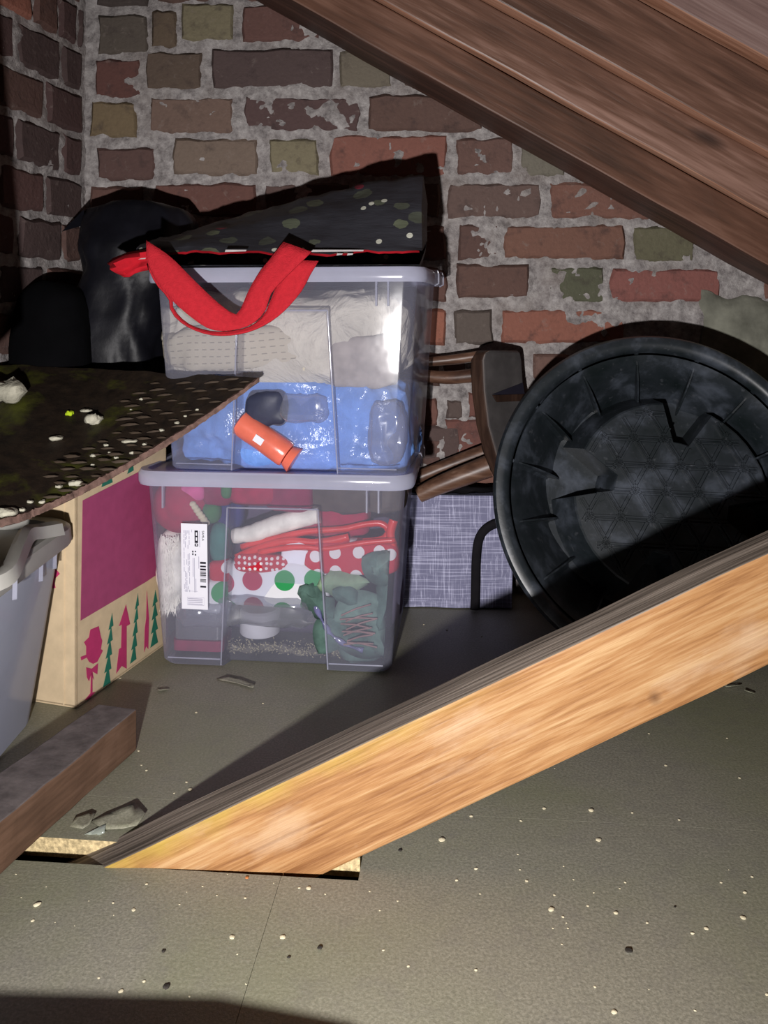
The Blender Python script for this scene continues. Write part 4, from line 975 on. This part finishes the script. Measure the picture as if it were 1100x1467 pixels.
for i, (x, y, s) in enumerate([(203, 571, .005), (133, 655, .006), (152, 637, .005), (155, 650, .004), (133, 668, .004), (190, 587, .003), (206, 637, .006), (83, 698, .006), (165, 655, .005), (190, 650, .005), (230, 618, .005), (253, 607, .005), (268, 596, .004), (283, 587, .004), (60, 722, .006), (44, 722, .006), (30, 732, .006), (18, 738, .006)]):
    s *= .62; crumb('plaster_crumb', on_mat(x, y) + Vector((0, 0, s * .2)), s, plastercrumb_mat, 'small pale crumb of plaster on the dark ridged mat', 'rubble', 20 + i, 'plaster crumbs on the mat')

# ---- unseen upright added beyond the left edge to darken the left wall
mb = MB(); mb.loft([[Vector((x0, .865, z)), Vector((x1, .865, z)), Vector((x1, .893, z)), Vector((x0, .893, z))] for x0, x1, z in ((-.56, -.450, .283), (-.56, -.450, .40), (-.57, -.417, .43), (-.61, -.476, 1.25))])
struct(mb.build('shadow_upright', caster_mat, None, bevel=.003))

# ---- grey woven bag behind the bins
wb = empty('fabric_bag', (.12, 1.42, 0)); mb = MB()
def wbp(u, v):
    x0, x1 = .022, .212
    per = u * 4; side_ = int(min(per, 3.999)); t = per - side_
    C = [(x0, 1.391), (x1, 1.385), (x1, 1.440), (x0, 1.444)]
    a, b = C[side_], C[(side_ + 1) % 4]; p = Vector((a[0] + (b[0] - a[0]) * t, a[1] + (b[1] - a[1]) * t, .002 + .186 * v))
    bul = math.sin(math.pi * min(1, v * 1.02)) * math.sin(math.pi * t)
    n_ = [Vector((0, -1, 0)), Vector((1, 0, 0)), Vector((0, 1, 0)), Vector((-1, 0, 0))][side_]
    p += n_ * (.003 * bul + .003 * fbm(p, 22, 3, 2) * (1 if side_ == 0 else .3))
    p.x += .004 * math.sin(v * 5) * (1 if side_ in (3, 0) and t < .5 else 0); p.y = min(p.y, 1.452); return p - wb.location
mb.grid(wbp, 80, 24); top = [wbp(i / 80, 1) for i in range(80)]; mb.add(top, [tuple(range(80))]); mb.build('bag_body', weave_mat, wb, smooth=50)
hp = smooth_path([Vector(at(x, y, 1.376)) for x, y in ((680, 873), (681, 840), (682, 800), (686, 772), (698, 756), (718, 748), (745, 746), (775, 750))], 5)
mb = MB(); rows = []
for i, p in enumerate(hp):
    d = (hp[min(i+1, len(hp)-1)] - hp[max(i-1, 0)]).normalized(); s_ = Vector((-d.z, 0, d.x)) * .0068
    p = Vector((p.x, p.y, max(p.z, .003))) - wb.location; rows.append([p - s_, p - s_ * .6 + Vector((0, -.003, 0)), p + s_ * .6 + Vector((0, -.003, 0)), p + s_])
mb.loft(rows, False, (False, False)); mb.build('handle', handle_mat, wb, smooth=60, solid=.002)
mb = MB(); mb.grid(lambda u, v: Vector((.024 + .19 * u, 1.386 + .06 * v, .190 + .010 * math.sin(math.pi * u) * math.sin(math.pi * v) + .006 * fbm((u, v, 0), 5, 3, 2))) - wb.location, 24, 10); mb.build('black_top', handle_mat, wb, smooth=60)
tag(wb, 'grey woven fabric bag with black handle standing between bins and black tub', 'bag')

# ---- stool tipped on its side
sb = empty('wooden_stool', (.20, 1.40, 0)); L0 = sb.location
def seat_sec(py, xa, xb, xc, y0=1.362, y1=1.342, y2=1.405):
    A_, B_, C_ = at(xa, py, y0), at(xb, py, y1), at(xc, py, y2); D_ = C_ + (A_ - B_)
    return [A_ - L0, B_ - L0, C_ - L0, D_ - L0]
secs = [seat_sec(*q) for q in ((502, 688, 702, 742), (506, 679, 695, 746), (516, 673, 692, 748), (560, 674, 694, 751), (610, 681, 700, 755), (650, 692, 711, 762), (700, 712, 730, 772), (745, 728, 746, 780), (760, 734, 750, 782))]
mb = MB()
for a, b in zip(secs, secs[1:]):
    for j in range(4): mb.add([a[j], a[(j+1)%4], b[(j+1)%4], b[j]], [(0, 1, 2, 3)], 1 if j == 1 else 0)
mb.add(secs[0], [(0, 1, 2, 3)], 1); mb.add(secs[-1], [(3, 2, 1, 0)])
so = mb.build('seat', [stool_mat, stool_top_mat], sb)
bm = bmesh.new(); bm.from_mesh(so.data); bmesh.ops.remove_doubles(bm, verts=bm.verts, dist=1e-6); bmesh.ops.recalc_face_normals(bm, faces=bm.faces); bm.to_mesh(so.data); bm.free()
md = so.modifiers.new('bevel', 'BEVEL'); md.width = .004; md.segments = 3; md.limit_method = 'ANGLE'; md.angle_limit = R(40)
# hand hole: flat dark sheet stands in for its shaded depth, brown lip below
def seatface(px, py, off):
    B_, C_ = at(695, py, 1.342), at(750, py, 1.405); n_ = (C_ - B_); n_ = Vector((n_.y, -n_.x, 0)).normalized()
    d = Vector(((px - 550) / F, 1, -(py - YH) / F)); o = Vector((0, 0, HC)); t = (B_ - o).dot(n_) / d.dot(n_); return o + d * t + n_ * off - L0
mb = MB(); mb.prism([seatface(*p, .0006) for p in ((704, 565), (748, 548), (751, 566))], Vector((.001, -.001, 0)) * .5); mb.build('hand_hole_shade', ink_mat, sb)
mb = MB(); mb.prism([seatface(*p, .0006) for p in ((704, 566), (752, 564), (752, 574), (710, 576))], Vector((.002, -.002, 0))); mb.build('slot_lip', stool_mat, sb, bevel=.0006)
for P, r_ in (([(676, 538, 1.375), (640, 541, 1.385), (600, 537, 1.398), (560, 530, 1.41)], [.0115, .0118, .0112, .010]), ([(700, 668, 1.372), (660, 683, 1.374), (625, 697, 1.378), (600, 709, 1.382)], [.0185, .0185, .0165, .013]),
              ([(694, 648, 1.42), (650, 664, 1.43), (600, 684, 1.432)], [.0135, .0135, .012]), ([(690, 509, 1.42), (640, 516, 1.43), (590, 520, 1.432)], [.009, .009, .008])):
    mb = MB(); mb.tube(smooth_path([at(*p) - L0 for p in P], 3), [r_[0] + (r_[-1] - r_[0]) * i / (3 * (len(P) - 1)) for i in range(3 * (len(P) - 1) + 1)], 14); mb.build('leg', leg_mat, sb, smooth=60)
tag(sb, 'dark wooden stool tipped on its side behind the black tub', 'stool')

# ---- round black tub leaning against the wall
RT, LEAN = .240, .325
tubn = Vector((math.sin(-.06) * math.cos(LEAN), -math.cos(-.06) * math.cos(LEAN), math.sin(LEAN)))
tu = Vector((math.cos(-.06), math.sin(-.06), 0)); tw = tu.cross(tubn); tw = tw if tw.z > 0 else -tw
tub = empty('round_tub', Vector((.399, 1.200, RT * tw.z + .002)))
tub.rotation_euler = Matrix((tu, tw, tu.cross(tw))).transposed().to_euler()     # local x right, y up the rim, z towards the viewer
NS = 216; mb = MB(); prof = [(RT - .004, -.026), (RT + .0005, -.018), (RT + .001, -.006), (RT - .003, 0), (RT - .012, .0015), (RT - .019, -.001), (RT - .0225, -.006), (RT - .0235, -.016)]
inner = [(RT - .026, -.018), (.206, -.028), (.196, -.050), (.186, -.072), (.175, -.096), (.165, -.114)]
rings = []
def ring(r, z, saw=0):
    out = []
    for k in range(NS):
        a = 2 * math.pi * k / NS; ph = (a * 15 / (2 * math.pi)) % 1.0
        rr_ = r - saw * (ph if ph < .9 else (1 - ph) / .1 * .9); out.append(Vector((rr_ * math.cos(a), rr_ * math.sin(a), z)))
    return out
for r, z in prof: rings.append(ring(r, z))
mb.loft(rings, True, (False, False)); mb.build('rim', tub_mat, tub, smooth=40)
skew = lambda rg_: [p + Vector((.012, .002, 0)) * max(0, (-p.z - .02) / .097) for p in rg_]
rings = [skew(ring(r, z, s_)) for (r, z), s_ in zip(inner, (0, .004, .007, .010, .012, .010))] + [skew(ring(.10, -.118)), skew(ring(.01, -.118))]
mb = MB(); mb.loft(rings, True, (False, True)); 
mb.build('tub_wall', tub_mat, tub, smooth=22, fixn=False)
for k in range(15):          # moulded pleats running down the wall, on the steps
    a = 2 * math.pi * (k + .93) / 15; er, et = Vector((math.cos(a), math.sin(a), 0)), Vector((-math.sin(a), math.cos(a), 0)); rg_ = []
    for (r, z), hgt in zip([(RT - .028, -.024), (.206, -.030), (.190, -.052), (.178, -.074), (.165, -.097), (.153, -.114)], (.000, .006, .013, .016, .016, .010)):
        c_ = skew([er * (r + .010) + Vector((0, 0, z - .003))])[0]; t_ = skew([er * (r - hgt * .8) + Vector((0, 0, z + hgt * .5))])[0]
        rg_.append([c_ - et * .0052, t_ - et * .0012, t_ + et * .0012, c_ + et * .0022])
    mb = MB(); mb.loft(rg_, True, (True, True)); mb.build('pleat', tub_mat, tub)
mb = MB(); mb.loft([skew(q_) for q_ in (ring(RT - .006, -.022), ring(.214, -.060), ring(.186, -.118), ring(.176, -.124), ring(.02, -.124))], True, (False, True)); mb.build('outer_shell', tub_mat, tub, smooth=40)
# raised platform with four notched lobes
def plat_poly(grow=0.0):
    P = []
    for c in (118, 28, -62, -152):
        c += 2
        for d in (30, 22, 12, 4, -4, -12, -22, -30): a = R(c + d); P.append(((.143 + grow) * math.cos(a), (.143 + grow) * math.sin(a)))
        for d in (-37, -45, -53): a = R(c + d); P.append(((.084 + grow) * math.cos(a), (.084 + grow) * math.sin(a)))
    return P
ZT = -.058
mb = MB(); off_c = Vector((.028, .004, 0))
pp = plat_poly(); mb.loft([[Vector((x * 1.16 - .006, y * 1.16, -.117)) + off_c for x, y in pp], [Vector((x * 1.01, y * 1.01, ZT - .002)) + off_c for x, y in pp], [Vector((x * .99, y * .99, ZT)) + off_c for x, y in pp]], True, (False, True))
plt = mb.build('platform', tub_mat, tub)
def inside(x, y, P):
    c = False; n = len(P)
    for i in range(n):
        x0, y0 = P[i]; x1, y1 = P[(i + 1) % n]
        if (y0 > y) != (y1 > y) and x < (x1 - x0) * (y - y0) / (y1 - y0) + x0: c = not c
    return c
pin_ = [(x * .955, y * .955) for x, y in pp]
for ai, ang_ in enumerate((R(-62), R(-2), R(58))):
    d = Vector((math.cos(ang_), math.sin(ang_))); n_ = Vector((-d.y, d.x))
    for q in range(-4, 5):
        o_ = n_ * (.040 * q + .006 * ai); run = []; t = -.16
        def flush():
            if len(run) > 5:
                a, b = o_ + d * run[0], o_ + d * run[-1]
                for sgn in (-1, 1):
                    w_ = n_ * .0013; s0 = n_ * (.0026 * sgn)
                    mb = MB(); mb.loft([[Vector((*(p + s0 - w_ * 1.5), ZT - .0004)) + off_c, Vector((*(p + s0 - w_), ZT + .0032)) + off_c, Vector((*(p + s0 + w_), ZT + .0032)) + off_c, Vector((*(p + s0 + w_ * 1.5), ZT - .0004)) + off_c] for p in (a, b)])
                    mb.build('rib', tub_mat, plt)
        while t < .16:
            p = o_ + d * t
            if inside(p.x, p.y, pin_): run.append(t)
            else: flush(); run = []
            t += .004
        flush()
for x, y in ((.0, .02), (-.055, .03), (.045, .05), (-.02, -.03), (-.105, .0), (.09, .09), (-.10, .085)):
    mb = MB(); mb.tube([Vector((x, y, ZT - .001)) + off_c, Vector((x, y, ZT + .0020)) + off_c], [.0072, .0066], 16); mb.build('boss', tub_mat, plt, smooth=40)
tag(tub, 'round black plastic tub with a ribbed raised base leaning on the brick wall', 'tub')

# ---- paint skin and film torn up at the back lip of the slot
def skin(name, P, m, label, cat, amp=.006, solid=.0006):
    mb = MB(); c = sum(P, Vector()) / len(P)
    ring1 = [p + Vector((0, 0, amp * .5 * (1 + math.cos((i - 3) * 2 * math.pi / len(P))) * .8)) for i, p in enumerate(P)]
    mb.loft([ring1, [p.lerp(c, .4) + Vector((0, 0, amp * .25)) for p in P]], True, (False, True))
    o = mb.build(name, m, None, smooth=60, solid=solid); o.location = (0, 0, .001); return tag(o, label, cat)
skin('paint_flap', [atz(*p) for p in ((130, 1180), (150, 1172), (170, 1168), (193, 1159), (208, 1174), (196, 1188), (175, 1190), (150, 1190))], floor_mat, 'curled flap of grey paint lifting behind the floor slot', 'paint flap', .007)
skin('paint_flap', [atz(*p) for p in ((100, 1186), (108, 1172), (130, 1167), (136, 1172), (128, 1186), (118, 1190))], floor_mat, 'smaller lifted paint flap nearer the wood offcut', 'paint flap', .004)
mb = MB(); P = [(atz(152, 1180, .003), atz(150, 1193, .004)), (atz(130, 1190, .003), atz(138, 1200, -.004)), (at(112, 1198, .797), at(118, 1210, .797)), (at(90, 1208, .796), at(96, 1217, .795)), (at(73, 1208, .797), at(76, 1219, .795))]
rows = [[a.lerp(b, t) + Vector((0, -.002 * math.sin(i + t * 3), 0)) for t in (0, .33, .66, 1)] for i, (a, b) in enumerate(P)]
mb.loft(rows, False, (False, False)); o = mb.build('film_strip', film_mat, None, smooth=60, solid=.0006); tag(o, 'torn strip of whitish film over the raw chipboard edge', 'film')
for i, P in enumerate(([(310, 974), (325, 970), (345, 976), (365, 985), (362, 989), (340, 981), (318, 976)], [(224, 990), (240, 986), (242, 990), (228, 993)], [(1035, 984), (1062, 980), (1062, 984), (1040, 988)], [(1068, 990), (1082, 993), (1080, 996), (1066, 993)])):
    lab = ['pale curled paint peeling from the floor before the lower bin', 'short paint curl on the floor right of the cardboard box', 'dark curled paint peel under the right end of the brace', 'small paint peel nearest the right edge below the brace'][i]
    skin('paint_curl', [atz(*p) for p in P], floor_mat, lab, 'paint peel', .004)

# ---- crumbs on the floor
Z5 = [(105,662,11),(92,706,6),(318,656,4),(376,676,6),(412,603,4),(505,660,3),(570,609,3),(610,635,3),(690,642,4),(868,615,7),(842,614,4),(915,631,3),(525,625,2),(653,753,8),(795,753,8),(668,800,3),(340,905,8),(405,877,5),(278,867,4),(533,919,3),(692,884,3),(390,228,4),(412,283,4),(525,316,4),(535,337,6),(490,347,3),(740,94,3),(552,120,4),(1040,623,3),(320,690,2),(210,720,2),(640,575,2),(770,600,2),(60,640,2),(130,610,2),(45,575,3),(155,710,2),(250,650,2),(398,268,3)]
Z6 = [(182,597,9),(279,678,6),(224,710,5),(602,514,8),(623,597,8),(470,508,5),(405,543,4),(265,530,6),(1035,745,6),(1030,816,8),(926,846,6),(888,860,6),(490,793,10),(672,803,7),(593,782,4),(523,813,4),(533,830,3),(88,952,5),(278,963,5),(613,1010,4),(667,1082,8),(18,907,4),(290,748,3),(499,752,4),(421,712,5),(402,680,3),(396,637,3),(525,670,3),(698,716,4),(968,716,4),(1055,700,4),(990,680,2),(718,520,4),(850,540,4),(765,297,3),(812,387,4),(985,310,3),(1020,422,4),(500,395,2),(683,733,3),(760,830,4),(610,745,3),(553,708,3),(8,795,3),(58,768,3),(1097,1032,5),(895,1077,4),(765,1017,2),(520,890,3),(495,845,3),(537,845,3)]
chips = [(x / 1.9643, 960 + y / 1.9643, s) for x, y, s in Z5] + [(540 + x / 1.9643, 900 + y / 1.9643, s) for x, y, s in Z6] + [(690, 912, 3), (607, 895, 3), (640, 903, 3), (172, 972, 4)]
tm = []
rr = random.Random(2)
for k in range(5):
    mb = blob_mb((0, 0, 0), (.5, .28 + .05 * k, .16), 40 + k, .5, 2.2, .8, 9, 5); o = mb.build('paint_chip', chipmat1, None, smooth=50); tm.append(o)
for i, (x, y, s) in enumerate(chips):
    o = tm[i] if i < 5 else bpy.data.objects.new('paint_chip', tm[i % 5].data)
    if i >= 5: col.objects.link(o)
    p = atz(x, y); sz = s * 1.25 / 1.9643 * p.y / F * 1.6; o.scale = (sz, sz, sz); o.location = (p.x, p.y, sz * .13)
    o.rotation_euler = (0, 0, rr.uniform(-.7, .7))
    tag(o, 'small pale paint chip lying on the grey floor', 'paint chip', 'paint chips scattered over the floor')
for x, y, s, lab, m in ((460, 795, 7, 'dark crumb on the floor in the front left', chipmat2), (900, 785, 9, 'dark curled shaving on the floor in front of the slot', chipmat2), (812, 812, 6, 'dark splinter on the floor left of the curled shaving', chipmat2), (468, 895, 12, 'dark scrap on the floor at the front left', chipmat2), (695, 588, 6, 'orange brown wood chip in front of the brace foot', chipmat3)):
    p = atz(x / 1.9643, 960 + y / 1.9643); crumb('floor_scrap', p + Vector((0, 0, .0012)), s / 1.9643 * p.y / F * .8, m, lab, 'scrap', int(x), None, .35)
for x, y, s, lab in ((708, 910, 13, 'dark curled scrap on the floor in the front right'), (838, 788, 4, 'tiny dark crumb on the floor right of centre'), (65, 628, 7, 'dark crumb on the floor just right of the slot')):
    p = atz(540 + x / 1.9643, 900 + y / 1.9643); crumb('floor_scrap', p + Vector((0, 0, .0012)), s / 1.9643 * p.y / F * .8, chipmat2, lab, 'scrap', int(x), None, .3)
